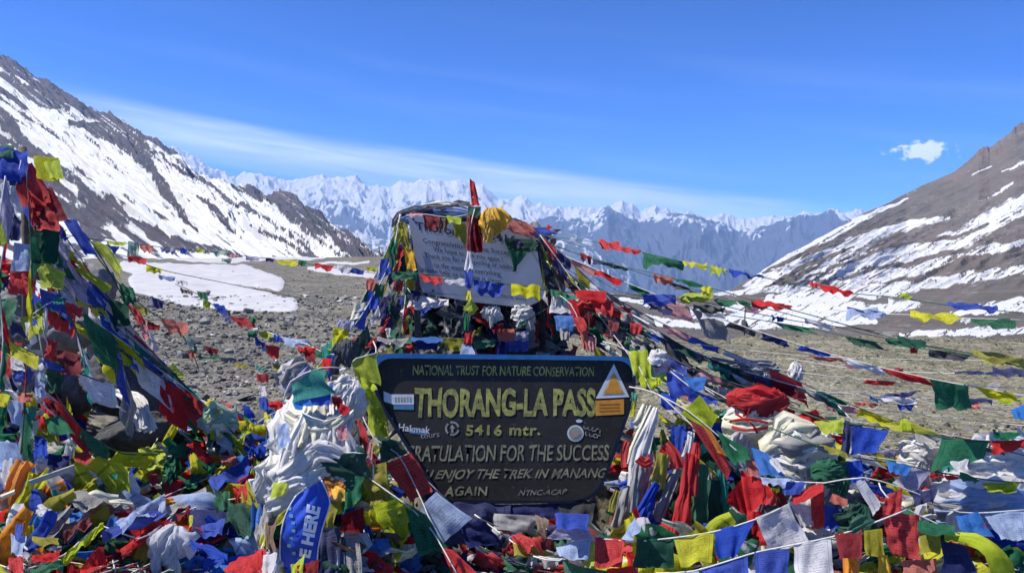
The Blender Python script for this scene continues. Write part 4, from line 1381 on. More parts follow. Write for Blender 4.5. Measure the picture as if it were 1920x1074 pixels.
# posts and a crossbar that hold it
for x in (800, 1100):
    V, F = tube_geo(np.array([PB.at(x, 700, -0.07), PB.at(x + (8 if x < 900 else -8), 1010, -0.07)]), 0.022, 8)
    mesh_obj('post', V, F, flat_mat('rusty_post', (0.10, 0.06, 0.045), 0.8, 0.3, 0.4), sign, np.array(sign.location))
OFF = -0.008
lt_ = lambda *a, **k: lettering(PB, sign, *a, off=OFF, **k)
lt_('NATIONAL TRUST FOR NATURE CONSERVATION', [(775, 684), (1114, 687), (1113, 705), (774, 702)], M_yel, 0.012, seed=1, wob=0.7)
lt_('THORANG-LA PASS', [(778, 727), (1118, 728), (1117, 777), (776, 779)], M_yel, 0.035, seed=2, wob=1.3)
lt_('5416 mtr.', [(874, 796), (1014, 795), (1013, 815), (873, 815)], M_yel, 0.03, seed=3, wob=0.8, cond=1.15)
lt_('CONGRATULATION FOR THE SUCCESS !', [(704, 834), (1156, 832), (1154, 862), (700, 865)], M_cream, 0.012, seed=4, wob=1.0)
lt_('YOU ENJOY THE TREK IN MANANG', [(765, 880), (1140, 877), (1134, 894), (756, 898)], M_cream, 0.014, seed=5, wob=0.9)
lt_('AGAIN', [(836, 912), (914, 911), (912, 927), (833, 929)], M_cream, 0.02, seed=6, wob=0.8, cond=1.1)
lt_('NTNC-ACAP', [(976, 918), (1064, 916), (1060, 926), (972, 928)], M_pale, 0.0, seed=7, wob=0.7)
lt_('Hakmak', [(748, 793), (808, 800), (806, 812), (747, 807)], M_stw, 0.015, seed=8, wob=0.6)
lt_('tours', [(788, 812), (823, 806), (824, 818), (789, 822)], M_pale, 0.0, seed=9, wob=0.5)
poly_on(PB, sign, 'sticker', [(768, 803), (802, 806), (800, 815), (768, 812)], M_stb, off=OFF - 0.0006)
# striped paper label at the left, its fold and blue foot
poly_on(PB, sign, 'sticker', [(719, 733), (733, 739), (776, 739), (776, 758), (738, 758), (720, 752)], M_stw, off=OFF)
poly_on(PB, sign, 'sticker', [(738, 759), (776, 759), (776, 768), (738, 767)], M_stb, off=OFF)
for i in range(6):
    x = 740 + i * 5.6
    poly_on(PB, sign, 'printed_mark', [(x, 744), (x + 3.2, 744), (x + 3.4, 753), (x + 0.3, 753)], M_pale, off=OFF + 0.0009, thick=0.0004)
poly_on(PB, sign, 'sticker', [(729, 782), (737, 782), (737, 808), (729, 807)], M_cream, off=OFF)
# triangular sticker with a seated orange figure, orange label under it
poly_on(PB, sign, 'triangle_sticker', [(1151, 682), (1180, 744), (1117, 747)], M_stw, off=OFF)
poly_on(PB, sign, 'triangle_sticker', [(1151, 696), (1171, 738), (1129, 740)], flat_mat('cream_print', (0.62, 0.55, 0.30), 0.6, 0.2, 0.1), off=OFF + 0.0009, thick=0.0004)
figure = [(1146, 706), (1149, 701), (1153, 701), (1156, 706), (1155, 711), (1158, 716), (1160, 724), (1168, 733), (1166, 737), (1134, 738), (1133, 734), (1141, 725), (1143, 716), (1147, 711)]
poly_on(PB, sign, 'triangle_sticker', figure, M_sto, off=OFF + 0.0018, thick=0.0004)
poly_on(PB, sign, 'label_strip', [(1116, 751), (1170, 748), (1170, 776), (1117, 779)], M_sto, off=OFF)
for yy in (757, 763, 769):
    poly_on(PB, sign, 'printed_mark', [(1124, yy), (1162, yy - 1), (1162, yy + 1.2), (1124, yy + 2)], flat_mat('brown_print', (0.45, 0.16, 0.03), 0.6, 0.2), off=OFF + 0.0009, thick=0.0004)


def disc(cx, cy, rx, ry, n=20): return [(cx + rx * math.cos(i / n * 6.283), cy + ry * math.sin(i / n * 6.283)) for i in range(n)]


def arc_band(cx, cy, r0, r1, a0, a1, n=10):
    A_ = np.linspace(a0, a1, n)
    return [(cx + r1 * math.cos(a), cy + r1 * math.sin(a)) for a in A_] + [(cx + r0 * math.cos(a), cy + r0 * math.sin(a)) for a in A_[::-1]]


for a0 in (0.2, 2.3, 4.4):
    poly_on(PB, sign, 'round_emblem', arc_band(848, 803, 10, 13.5, a0, a0 + 1.7), M_pale, off=OFF)
poly_on(PB, sign, 'round_emblem', [(843, 803), (848, 795), (853, 803), (850, 803), (850, 811), (846, 811), (846, 803)], M_pale, off=OFF)
poly_on(PB, sign, 'round_sticker', disc(1079, 812, 15.5, 15.5), M_stw, off=OFF)
poly_on(PB, sign, 'round_sticker', disc(1079, 812, 12.5, 12.5), M_stg, off=OFF + 0.0009, thick=0.0004)
poly_on(PB, sign, 'round_sticker', [(1071, 817), (1076, 808), (1084, 806), (1088, 812), (1083, 819), (1075, 821)], flat_mat('faded_rose_print', (0.45, 0.30, 0.26), 0.6, 0.2), off=OFF + 0.0018, thick=0.0004)
poly_on(PB, sign, 'sticker', disc(1086, 789, 6, 3), M_stw, off=OFF)
rs = random.Random(4)
for i in range(9):
    x, y = 1098 + (i % 5) * 7.5 + (i // 5) * 3, 800 + (i // 5) * 12 + (i % 5) * 2.3
    poly_on(PB, sign, 'scrawl', arc_band(x, y, 2.6, 4.2, rs.uniform(0, 3), rs.uniform(3.6, 6)), M_pale, off=OFF)

# the white notice on the cairn
PW = Plane(895, 490, 4.78, -0.06, 0.06)
notice = empty('notice_board', P(890, 570, 4.8), 'white notice board with small black print fixed to the cairn', 'notice board')


def notice_mat():
    m, t, out = new_mat('grimy_white_board')
    oc = objcoord(t)
    n1 = tex_noise(t, 3, 6, 0.65, oc, dist=0.8); n2 = tex_noise(t, 30, 4, 0.7, oc)
    c = mixc(t, ramp(t, n1.outputs[0], [(0.35, 0.0), (0.7, 1.0)]), (0.30, 0.33, 0.39), (0.46, 0.49, 0.56))
    c = mixc(t, ramp(t, n2.outputs[0], [(0.6, 0.0), (0.75, 0.3)]), c, (0.3, 0.27, 0.26))
    principled(t, out, c, 0.5, 0.35, n2.outputs[0], 0.05, 0.003)
    return m


M_notice = notice_mat()
M_ink = flat_mat('faded_black_print', (0.05, 0.055, 0.07), 0.6, 0.2, 0.3, 40)
wb = rounded([(764, 402), (1002, 436), (1022, 560), (985, 577), (885, 566), (800, 551), (790, 545)], [8, 10, 16, 14, 10, 10, 10], 4)
board_solid('panel', PW, wb, 0.012, M_notice, notice)
for i, (x, y0, y1) in enumerate([(776, 410, 545), (1010, 445, 565)]):
    V, F = tube_geo(np.array([PW.at(x, y0, -0.035), PW.at(x + 8, y1 + 90, -0.035)]), 0.02, 8)
    mesh_obj('post', V, F, M_rock_dark, notice, np.array(notice.location))
ln = lambda txt, x0, y0, x1, y1, h, b=0.0, sd=1: lettering(PW, notice, txt, [(x0, y0), (x1, y1), (x1 + h * 0.10, y1 + h), (x0 + h * 0.10, y0 + h)], M_ink, b, wob=0.25, seed=sd)
ln('Thorong La', 778, 415, 902, 433, 15, 0.02, 11)
ln('5416', 915, 434, 968, 442, 15, 0.02, 18)
ln('Congratulations on the Success', 793, 446, 960, 470, 9, 0.004, 12)
ln('We hope to see you again !', 812, 462, 942, 482, 9, 0.004, 13)
ln('Thank you for not spoiling or adding', 796, 473, 965, 497, 9, 0.004, 14)
ln('to the waste on everything', 813, 491, 938, 509, 9, 0.004, 15)
ln('please help us to keep it clean', 790, 500, 938, 523, 8, 0.004, 16)
ln('Thank you', 930, 548, 985, 558, 6, 0.0, 17)
for x, y in ((775, 411), (993, 443), (1008, 556), (812, 545)):
    poly_on(PW, notice, 'bolt', disc(x, y, 2.2, 2.2, 8), M_ink, off=0.003, thick=0.003)
# curled white sheet below its left corner
r5 = random.Random(5)
sheet = empty('torn_sheet', P(775, 560, 4.7), 'torn white sheet curling below the notice board', 'sheet')
V, F, uv = patch(P(772, 552, 4.72), P(842, 560, 4.72), P(838, 568, 4.62), P(778, 578, 4.62), r5, 0.05)
mesh_obj('sheet', V, F, MP['W'], sheet, np.array(sheet.location), uv)
mesh_obj('cord', *tube_geo(np.array([P(772, 552, 4.72), P(764, 540, 4.75)]), 0.002), M_cord_w, sheet, np.array(sheet.location))

# blue round banner with white lettering, bottom left of the middle
rb = random.Random(3)


def banner_pt(px, py, off=0.0):
    # bulges towards the viewer along a vertical fold
    q = (px - 572) / 60.0
    return P(px, py, 2.86 + 0.09 * q * q - off - 0.02 * math.sin(py / 30))


banner = empty('blue_banner', P(575, 1000, 3.1), 'curved royal blue banner with bold white lettering under the white scarves', 'banner')
lft = [(556, 928), (545, 945), (534, 970), (527, 1000), (525, 1030), (527, 1060), (533, 1100)]
rgt = [(603, 900), (614, 925), (618, 945), (606, 985), (598, 1020), (595, 1050), (596, 1100)]
la, ra = catmull([(x, y, 0) for x, y in lft], 3), catmull([(x, y, 0) for x, y in rgt], 3)
def resamp(a_, n_):
    s_ = np.concatenate([[0], np.cumsum(np.linalg.norm(np.diff(a_, axis=0), axis=1))]); q = np.linspace(0, s_[-1], n_)
    return np.stack([np.interp(q, s_, a_[:, k]) for k in range(3)], -1)
la, ra = resamp(la, 30), resamp(ra, 30)
V = []
for i in range(30):
    for j in range(15):
        q = j / 14
        x, y = la[i][:2] * (1 - q) + ra[i][:2] * q
        V.append(banner_pt(x, y, 0.004 * math.sin(i * 0.9 + j)))
M_ban = flat_mat('royal_blue_banner_cloth', (0.02, 0.07, 0.46), 0.55, 0.35, 0.25, 12)
o = mesh_obj('cloth', [tuple(v) for v in V], grid_faces(14, 29), M_ban, banner, np.array(banner.location))
for edge_, nm in ((la, 'hem'), (ra, 'hem')):
    V, F = tube_geo(np.array([banner_pt(x, y, 0.004) for x, y, _ in edge_]), 0.0028, 6)
    mesh_obj(nm, V, F, M_stw, banner, np.array(banner.location))
lettering(None, banner, 'E HERE', [(561, 1042), (576, 944), (600, 950), (580, 1046)], flat_mat('white_print', (0.80, 0.82, 0.86), 0.5, 0.3), 0.05, wob=0.3, proj=lambda x, y: banner_pt(x, y, 0.007))
for i in range(7):
    cx, cy = 544 + rb.uniform(-5, 8), 950 + i * 14
    V, F, uv = patch(banner_pt(cx - 3, cy, 0.006), banner_pt(cx + 4, cy - 1, 0.006), banner_pt(cx + 4, cy + 6, 0.006), banner_pt(cx - 3, cy + 5, 0.006), rb, 0.02, 3, 3)
    mesh_obj('worn_mark', V, F, M_stb, banner, np.array(banner.location), uv)


# ------------------------------------------------------------------ flags: the named strings first
S_ = flag_string
# left pole
pole = empty('flag_pole', P(45, 700, 3.75), 'leaning pole wrapped in flags at the left edge', 'flag pole')
V, F = tube_geo(np.array([P(42, 276, 3.75), P(50, 480, 3.75), P(48, 720, 3.8)]), 0.018, 8)
mesh_obj('pole', V, F, flat_mat('grey_wood', (0.16, 0.13, 0.10), 0.85, 0.2, 0.4), pole, np.array(pole.location))

S_('flags bunched round the top of the left pole', '20,280,3.6 48,330,3.55 70,420,3.5 60,500,3.5 70,600,3.5 85,700,3.5',
   'g -5,272 26,272 22,292 -5,292; b -5,280 52,282 56,330 -5,338; n 10,300 44,296 50,345 20,350; r 26,308 62,306 98,382 42,392; y 62,292 110,296 108,340 72,336; l 82,305 112,300 118,338 92,336;'
   'w -5,345 30,340 42,396 -5,400; m 48,370 98,350 132,412 60,428; r 60,395 100,390 112,430 70,432; d 55,425 112,425 110,497 60,492; r 62,450 74,452 74,490 60,486; n 14,408 40,414 36,452 16,450;'
   'l -5,400 17,400 14,456 -5,460; p 28,455 66,460 68,508 20,506; r 20,503 70,508 68,554 14,548; l 68,487 124,512 116,546 74,538; b 74,540 126,560 110,584 78,574', ck='w')
S_('second run of flags hanging down the left pole to the boulders', '120,556,3.5 60,590,3.45 88,640,3.4 100,720,3.4',
   'r 122,566 156,578 150,594 126,590; t 100,556 124,562 122,570 100,566; g -5,560 32,562 30,602 -5,612; l 38,595 80,592 78,622 44,622; n 18,600 42,612 50,636 24,632; w 82,575 90,578 89,634 82,632;'
   'r 82,632 108,640 101,690 84,686; r -5,655 20,662 20,708 -5,702; w 20,652 45,658 46,696 22,692; w 52,655 80,655 82,692 56,690; m 106,655 152,664 150,700 112,702; d 88,690 120,690 116,738 88,736; p 68,690 86,690 80,746 66,744; b 24,692 70,688 60,716 25,714', ck='w')
S_('faded flags and scarf ends low on the left pole', '-20,725,3.4 60,745,3.35 120,800,3.3 150,870,3.3',
   'y -5,738 18,738 15,760 -5,762; s 34,735 62,738 60,756 34,752; p 12,748 42,752 46,802 20,792; t 42,765 70,762 66,790 46,790; g 82,785 116,780 142,816 96,814; u 38,800 76,784 62,852 38,858; b 64,816 90,818 90,852 66,856;'
   'Y 74,802 110,815 112,832 80,822; p -5,826 30,830 44,874 -5,882; w -5,842 24,860 20,910 -5,912; n 90,850 130,855 128,880 90,878; r 140,845 172,850 170,866 142,864', ck='w')
for i, (lb, kk, pts, w) in enumerate([('orange scarf draped from the left edge', 'o', '50,866,3.25 30,905,3.2 18,950,3.2 8,1000,3.2', 0.085), ('deep yellow scarf beside the orange one at the left edge', 'G', '-8,915,3.3 20,935,3.25 10,990,3.2', 0.09),
        ('olive yellow scarf hanging below the wooden lath', 'Y', '66,935,3.2 60,965,3.18 56,1000,3.18', 0.06), ('green scarf hanging below the wooden lath', 'g', '66,900,3.22 62,920,3.2 60,948,3.2', 0.045),
        ('gold scarf trailing down the left heap', 'Y', '302,975,3.1 280,1005,3.05 258,1050,3.0 240,1085,2.95', 0.07),
        ('golden striped scarf at the bottom of the left heap', 'G', '330,990,3.1 306,1030,3.05 280,1090,2.95', 0.045)]):
    rt = empty('scarf', P(*map(float, pts.split()[0].split(','))), lb, 'scarf')
    strip(rt, 'cloth', pts, w, kk, random.Random(50 + i), 2.2, 0.3)
# wooden lath
la_ = empty('wooden_lath', P(55, 905, 3.12), 'pale wooden lath lying across the left heap', 'stick')
bm = bmesh.new(); bmesh.ops.create_cube(bm, size=1)
a_, b_ = P(55, 908, 3.12), P(140, 878, 3.2)
q = (b_ - a_).to_track_quat('X', 'Z').to_matrix().to_4x4()
for v in bm.verts: v.co = (a_ + b_) / 2 - a_ + q @ Vector((v.co.x * (b_ - a_).length, v.co.y * 0.012, v.co.z * 0.02))
me = bpy.data.meshes.new('lath'); bm.to_mesh(me); bm.free(); me.materials.append(flat_mat('bleached_wood', (0.45, 0.42, 0.35), 0.8, 0.2, 0.3))
o = bpy.data.objects.new('lath', me); COL.objects.link(o); o.parent = la_

# strings over the left ground
S_('high thin string from the left pole towards the cairn', '120,440,3.7 200,452,4.0 330,466,4.3 480,482,4.6 600,498,4.8 700,512,4.9 760,512,4.95',
   'l 200,450 236,455 234,462 204,460; u 240,452 262,455 260,478 240,478; s 262,458 288,462 286,472 264,470; b 196,458 224,464 218,472 198,466; v 300,464 330,468 326,476 302,474; b 338,464 352,468 348,478 338,476;'
   'y 366,466 384,468 384,473 368,472; u 400,468 428,473 424,480 400,478; f 430,476 448,478 446,482 432,482; u 416,484 436,486 432,494 416,492; v 460,480 486,484 484,492 462,488; n 498,483 516,485 512,491 498,489; y 514,486 560,488 558,498 528,497;'
   'g 560,488 576,490 572,498 560,496; r 590,494 626,499 622,504 592,502; w 632,496 660,502 656,512 634,508; b 648,500 684,506 680,515 650,512; y 688,500 712,503 710,508 690,508', ck='d', r=0.002)
S_('second thin string crossing the old snow patch on the left', '190,470,3.9 240,482,4.1 300,505,4.3 380,522,4.6 470,540,4.9 580,562,5.2',
   'r 238,478 276,484 274,494 242,490; y 274,498 304,503 302,511 276,508; p 296,515 330,520 326,526 300,524; w 330,524 352,528 350,534 332,530', ck='d', r=0.002)
S_('string of large lime and green flags from the pole over the boulders', '112,400,3.7 160,440,3.7 200,500,3.8 232,560,3.9 262,610,4.0 300,680,4.2',
   'b 118,412 142,410 174,474 156,476; l 168,452 200,458 234,505 228,525; l 134,500 160,505 208,535 200,552; g 222,530 250,540 256,568 232,572; d 206,560 240,572 246,610 214,612; r 238,568 262,582 275,606 262,606; f 262,606 276,612 282,636 270,640; b 268,660 300,672 312,684 290,684; w 268,612 284,620 300,656 282,658', ck='d')
S_('string sagging from the boulder to the orange flag', '150,440,3.9 230,540,4.0 290,590,4.2 330,612,4.3 360,660,4.4 372,690,4.5',
   'v 280,560 304,572 300,580 282,576; Y 248,568 280,580 276,590 250,584; s 300,598 352,606 352,628 318,620; u 350,625 366,640 362,656 350,650; n 284,556 308,565 304,578 290,575; m 276,600 300,610 298,622 278,618', ck='g')
S_('string with dark blue and red flags descending over the rubble', '328,532,4.6 372,552,4.7 410,580,4.8 450,605,4.9 480,632,4.9 505,660,4.9 530,704,4.9',
   'h 338,538 362,548 360,554 340,546; g 368,545 386,548 391,562 376,560; l 380,560 396,568 392,580 382,576; b 398,568 420,572 428,588 416,590; v 418,588 436,600 430,606 418,600; r 432,592 474,598 478,614 448,612; g 466,592 482,594 480,604 468,602; g 464,620 482,622 480,632 466,632;'
   'l 484,620 512,624 508,632 490,634; b 476,630 498,644 494,652 480,644; p 490,646 504,652 500,662 490,658; r 498,645 524,650 522,672 504,670; Y 510,680 528,684 534,694 516,694', ck='w', r=0.0025)
S_('short string with a white cloth and red flag above the lime scarves', '500,622,4.9 540,636,4.7 575,645,4.6 610,662,4.4 640,665,4.3',
   'b 512,626 532,632 528,640 514,636; p 534,634 578,636 574,650 536,650; r 558,650 598,652 596,661 562,662; m 570,662 596,664 590,678 574,676; g 590,655 612,660 610,672 592,670; r 604,670 622,672 620,694 606,690; t 588,690 616,694 612,712 590,712', ck='w', r=0.0025)
S_('hanging stack of red white and blue flags over the rubble', '486,698,4.6 492,730,4.6 496,766,4.6', 'm 480,700 504,702 502,720 484,718; w 484,722 500,724 500,744 486,742; b 486,744 502,746 504,768 488,768', ck='w', r=0.002)
S_('string of small torn flags over the rubble on the left', '300,640,4.5 350,660,4.7 410,668,4.9 470,690,5.0 560,700,5.0', 'd 352,630 366,640 368,664 358,660; m 384,648 410,655 408,664 388,660; s 352,655 368,660 366,672 354,670; g 366,668 414,668 412,672 368,672; Y 440,678 466,684 462,690 442,688; t 480,686 496,690 492,696 482,694', ck='g', r=0.002)

# the left heap: main flags
S_('cord with blue and lime tufts between the grey boulders', 'heap 205,650 232,705 300,700 350,735 402,760 450,770',
   'm 224,680 260,684 262,706 230,704; b 230,706 258,708 257,736 232,735; l 296,688 328,684 348,708 312,706; b 300,708 336,712 333,736 302,735; t 350,724 376,740 358,762 348,750; b 352,765 372,760 368,782 350,780; y 370,755 402,750 402,776 374,778; r 402,752 432,755 436,773 405,776;'
   'Y 362,778 384,778 382,812 364,808; n 386,784 400,786 396,808 386,806; b 408,780 446,775 444,800 416,798; r 428,790 448,786 446,806 432,806', ck='w')
S_('white and lime flags rolled together across the dark slab', 'heap 180,862 225,862 275,850 305,800 310,760',
   'c 292,790 310,768 312,835 272,848; l 215,862 258,846 282,872 232,884; l 258,846 302,828 314,884 272,882; g 308,858 330,856 328,905 310,906; w 290,846 330,840 334,860 300,862; e 136,866 200,864 212,898 152,894; y 188,868 218,866 212,893 192,890; w 138,868 150,866 170,894 158,892; r 272,890 294,888 300,906 284,908', ck='w')
S_('long blue and white flags stretched over the left heap', 'heap 190,1005 260,965 310,930 380,900 470,858',
   'b 190,998 300,955 312,970 198,1014; p 216,980 306,925 314,948 228,996; b 388,898 466,858 472,884 400,926; e 312,950 385,912 390,926 318,965; r 308,908 374,874 382,886 312,928; g 340,905 400,870 406,882 350,920; y 400,880 432,866 436,874 404,892; w 466,856 476,852 472,862 462,866; o 306,935 350,925 352,936 310,948; s 412,858 440,850 446,866 420,874', ck='w')
S_('lime streamer and its neighbours low in the left heap', 'heap 40,1070 120,1040 190,985 260,1010 330,960',
   'l 116,1048 184,984 194,994 126,1050; g 38,1072 120,1050 122,1062 60,1080; r 60,1040 112,1034 110,1050 62,1054; Y 60,1005 110,1008 108,1020 62,1020; p 20,1000 50,1004 44,1044 22,1040; b 30,980 44,984 42,1010 28,1008; r 16,1046 44,1042 40,1078 16,1078; m 118,1000 168,965 172,985 124,1006; k 130,960 155,958 152,976 132,978; e 130,925 224,918 230,945 140,960', ck='w')
S_('dark blue and green flags in the hollow of the left heap', 'heap 330,965 400,940 470,930 520,900',
   'n 352,960 426,950 424,1008 362,1006; b 376,985 422,972 418,1000 380,1004; b 354,1010 426,1036 428,1052 358,1026; d 404,925 480,958 470,998 408,988; g 400,930 430,918 432,950 406,958; r 436,910 464,900 460,940 442,944; Y 452,904 478,908 484,944 454,942; r 418,1062 490,1028 494,1080 424,1086; k 480,915 508,918 492,990 474,984; m 330,955 356,948 352,976 332,978; y 352,965 372,952 366,985 352,990', ck='w')
S_('blue and red flags crowding left of the white bundle', 'heap 450,820 500,780 540,760 560,700',
   'b 456,835 500,828 498,856 462,858; l 430,845 470,800 482,790 446,845; k 498,768 524,770 514,812 498,812; r 516,778 538,768 520,822 506,816; p 500,800 520,815 514,850 498,846; r 456,862 476,850 480,868 458,876; l 476,860 496,866 492,892 470,888; w 384,828 410,800 424,812 400,850; m 380,820 402,808 408,824 388,836; r 500,752 540,752 536,768 500,768; y 495,775 508,772 512,800 498,802', ck='w')
S_('flags round the foot of the white bundle', 'heap 470,1080 500,1000 520,930 560,900',
   'e 476,1000 496,940 520,960 490,1040; l 498,925 530,930 524,950 500,955; h 500,980 520,975 512,1030 494,1030; y 492,985 506,985 500,1024 488,1020; r 478,1030 500,1030 500,1080 476,1080; w 490,1040 520,1035 514,1074 486,1076; l 545,1060 572,1040 566,1085 548,1085; m 556,1060 600,1050 590,1085 560,1085', ck='w')

# the white bundle, knots and bags
bundle('white_scarf_bundle', 'large bundle of knotted white scarves left of the black board', 'scarf bundle', 590, 825, 112, 180, 3.35, 'W', 5, 10, folds=7)
bundle('white_scarf_bundle', 'lower tail of white scarves above the blue banner', 'scarf bundle', 548, 900, 95, 110, 3.22, 'W', 6, 8, folds=7)
bundle('white_scarf_knot', 'white scarf knotted beside the upper lime flag', 'scarf knot', 648, 742, 56, 70, 3.4, 'W', 7, 5, folds=5)
bundle('grey_scarf_knot', 'small dark grey knot of cloth on top of the white scarves', 'scarf knot', 648, 660, 34, 46, 3.6, 'a', 8, 4, folds=5)
bundle('faded_scarf_knot', 'pinkish striped knot at the upper left of the white bundle', 'scarf knot', 556, 705, 60, 56, 3.5, 'w', 9, 5, folds=5, keys=['w', 'f', 'v', 'e'])
bundle('white_cloth_bag', 'grey white bag of cloth low in the left heap', 'cloth bundle', 322, 1020, 66, 70, 3.0, 'w', 10, 4, folds=6)
bundle('white_cloth_bag', 'small white knot at the lower left of the blue banner', 'cloth bundle', 510, 1058, 44, 60, 2.95, 'w', 11, 3, folds=5)
bundle('pale_cloth_heap', 'mottled pale scarf heaped on the dark rock in the left heap', 'cloth bundle', 200, 955, 110, 50, 3.2, 'e', 12, 7, folds=6, keys=['e', 'u', 'f', 'c'])
bundle('pale_cloth_heap', 'pale green and yellow twisted scarves left of the blue flags', 'cloth bundle', 414, 790, 60, 44, 3.9, 'u', 13, 6, folds=5, keys=['u', 'c', 'y', 'w'])
wcl = empty('white_cloth', P(228, 738, 4.0), 'dirty white cloth trailing down over the boulders on the left', 'cloth')
rq = random.Random(12)
for i in range(6):
    strip(wcl, 'cloth_fold', '%f,%f,4.05 %f,%f,3.95 %f,%f,3.9 %f,%f,3.85' % (222 + i * 3, 732 + i, 240 + i * 5, 750 + rq.uniform(-6, 6), 258 + i * 4, 775, 266 + i * 5, 800 + rq.uniform(-8, 12)), rq.uniform(0.03, 0.06), 'W', rq, 2.5, 0.35)
wsb = empty('hanging_white_scarves', P(600, 745, 3.15), 'long white scarves hanging in folds over the white bundle', 'scarves')
rw = random.Random(70)
for i in range(14):
    x0 = rw.uniform(568, 636); x1 = 520 + (x0 - 560) * 1.5 + rw.uniform(-14, 14); yb = rw.uniform(850, 935)
    strip(wsb, 'scarf', '%f,%f,3.16 %f,%f,3.08 %f,%f,3.05 %f,%f,3.04' % (x0, rw.uniform(755, 785), (x0 * 2 + x1) / 3 + rw.uniform(-8, 8), 800, (x0 + x1 * 2) / 3 + rw.uniform(-8, 8), 850, x1, yb), rw.uniform(0.06, 0.15), rw.choice('WWWWWcwe'), rw, rw.uniform(2, 4), 0.22, (0.6, 1.2))
for i in range(10):
    x0 = rw.uniform(500, 600); y0 = rw.uniform(880, 960)
    strip(wsb, 'scarf', '%f,%f,3.02 %f,%f,3.0 %f,%f,3.0' % (x0, y0, x0 + 35, y0 - 22 + rw.uniform(-14, 10), x0 + 70, y0 - 25 + rw.uniform(-30, 10)), rw.uniform(0.05, 0.10), rw.choice('WWWcw'), rw, rw.uniform(2, 3.5), 0.24)
S_('small flags caught on the front of the white scarves', '560,770,3.02 610,790,2.98 655,770,3.0', 'p 520,800 540,790 546,830 522,850; l 512,905 540,900 534,925 506,935; f 630,800 650,796 654,824 634,826; r 638,755 656,764 650,782 634,772; y 560,960 548,945 520,965 516,990', ck='w')
rt = empty('cream_scarf', P(540, 770, 3.2), 'cream scarf tied across the white bundle', 'scarf')
strip(rt, 'cloth', '540,775,3.15 575,795,3.08 610,803,3.06 645,790,3.12', 0.065, 'c', random.Random(8), 2, 0.35)
strip(rt, 'cloth', '600,806,3.1 632,790,3.06 655,770,3.12', 0.05, 'c', random.Random(9), 2, 0.35)
bl = bundle('bag_knot', 'gold foil bag tied at the top of the cairn', 'bag', 920, 417, 44, 50, 4.55, 'G', 15, 3, folds=8)

S_('teal and blue flag folded over the white bundle', '640,690,3.15 600,690,3.1 545,715,3.1 530,760,3.1', 't 548,722 592,688 628,735 552,755; k 548,750 580,735 584,760 552,768; b 584,732 626,722 616,760 578,760; m 622,740 642,748 640,768 624,762', ck='w')
S_('dark green and orange flags below the white bundle', '560,840,3.05 600,850,3.0 690,852,3.0 700,900,2.98', 'd 590,850 690,850 690,892 622,896; g 640,893 682,892 670,942 645,966; o 584,878 600,882 648,905 618,938; G 618,900 648,908 646,936 624,934; m 640,965 682,950 684,1000 640,996; e 644,996 672,992 682,1080 652,1080; n 600,1000 640,985 640,1080 600,1080; p 628,1012 646,1006 648,1066 630,1066; Y 600,935 640,940 622,990 606,985', ck='w')
S_('large lime flags hanging left of the black board', '640,700,3.7 668,672,3.75 705,662,3.8 700,640,3.9', 'l 658,676 704,662 714,724 668,700; l 668,700 690,706 708,730 680,730; l 668,714 694,716 732,795 706,812; l 690,740 722,775 728,818 692,812', ck='w', r=0.0035, fold=0.09)
S_('red green and white flags running under the board\'s left corner', '672,760,3.6 700,820,3.5 745,850,3.45 785,925,3.35 830,1020,3.2 900,1085,3.1',
   'r 668,782 684,800 704,862 686,864; f 690,828 700,832 698,862 686,862; d 706,815 752,828 762,850 716,868; r 720,872 770,848 818,920 768,940; p 786,952 818,921 884,972 830,1016; m 700,850 722,872 726,890 704,888', ck='w', fold=0.05)
S_('wide yellow and green flags hanging at the foot of the board', '672,800,3.4 680,880,3.3 740,930,3.2 800,980,3.15 860,1080,3.0',
   'Y 674,878 722,866 738,942 690,946; Y 690,895 720,880 730,910 700,925; l 694,948 754,932 772,1000 742,1060; l 725,955 770,945 776,975 740,985; g 754,938 800,965 838,1024 790,1045; d 770,985 805,990 838,1026 806,1040; r 828,1026 850,1030 900,1080 850,1086', ck='w', fold=0.06)
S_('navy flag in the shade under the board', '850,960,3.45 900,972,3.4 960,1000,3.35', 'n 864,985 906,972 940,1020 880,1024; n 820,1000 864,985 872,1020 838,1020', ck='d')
S_('pale and red flags tied in front of the stones at the bottom', '890,964,3.5 940,1000,3.4 1000,1040,3.2 1060,1048,3.1',
   'e 925,962 1006,966 1004,998 930,992; s 928,976 950,982 960,1004 932,996; r 962,1002 1020,1006 1012,1034 960,1018; Y 962,1018 1000,1024 1052,1048 964,1046; h 1005,965 1030,975 1020,1005 1006,1000', ck='w')
S_('white red green and yellow flags along the bottom of the picture', '1000,1042,3.0 1050,1050,2.95 1110,1010,2.95 1180,1015,2.92 1260,1008,2.9 1340,996,2.9 1420,972,2.9 1480,944,2.92',
   'v 1024,1010 1045,988 1100,992 1110,1010; p 1042,1024 1112,1005 1100,1055 1052,1044; b 1040,962 1105,962 1100,990 1045,988; r 1116,1006 1172,1010 1165,1064 1112,1064; l 1092,1055 1112,1010 1116,1062 1094,1060; g 1055,1052 1140,1070 1136,1090 1060,1090; r 1138,1066 1190,1060 1204,1080 1142,1088; p 1166,1010 1190,968 1204,990 1182,1014; r 1140,1050 1180,1015 1186,1025 1146,1062;'
   'd 1194,1010 1262,1008 1262,1062 1190,1062; y 1264,1010 1338,996 1336,1050 1275,1062; b 1340,994 1416,976 1380,1040 1342,1042; w 1416,970 1478,944 1516,1016 1450,1042', ck='w', fold=0.05)
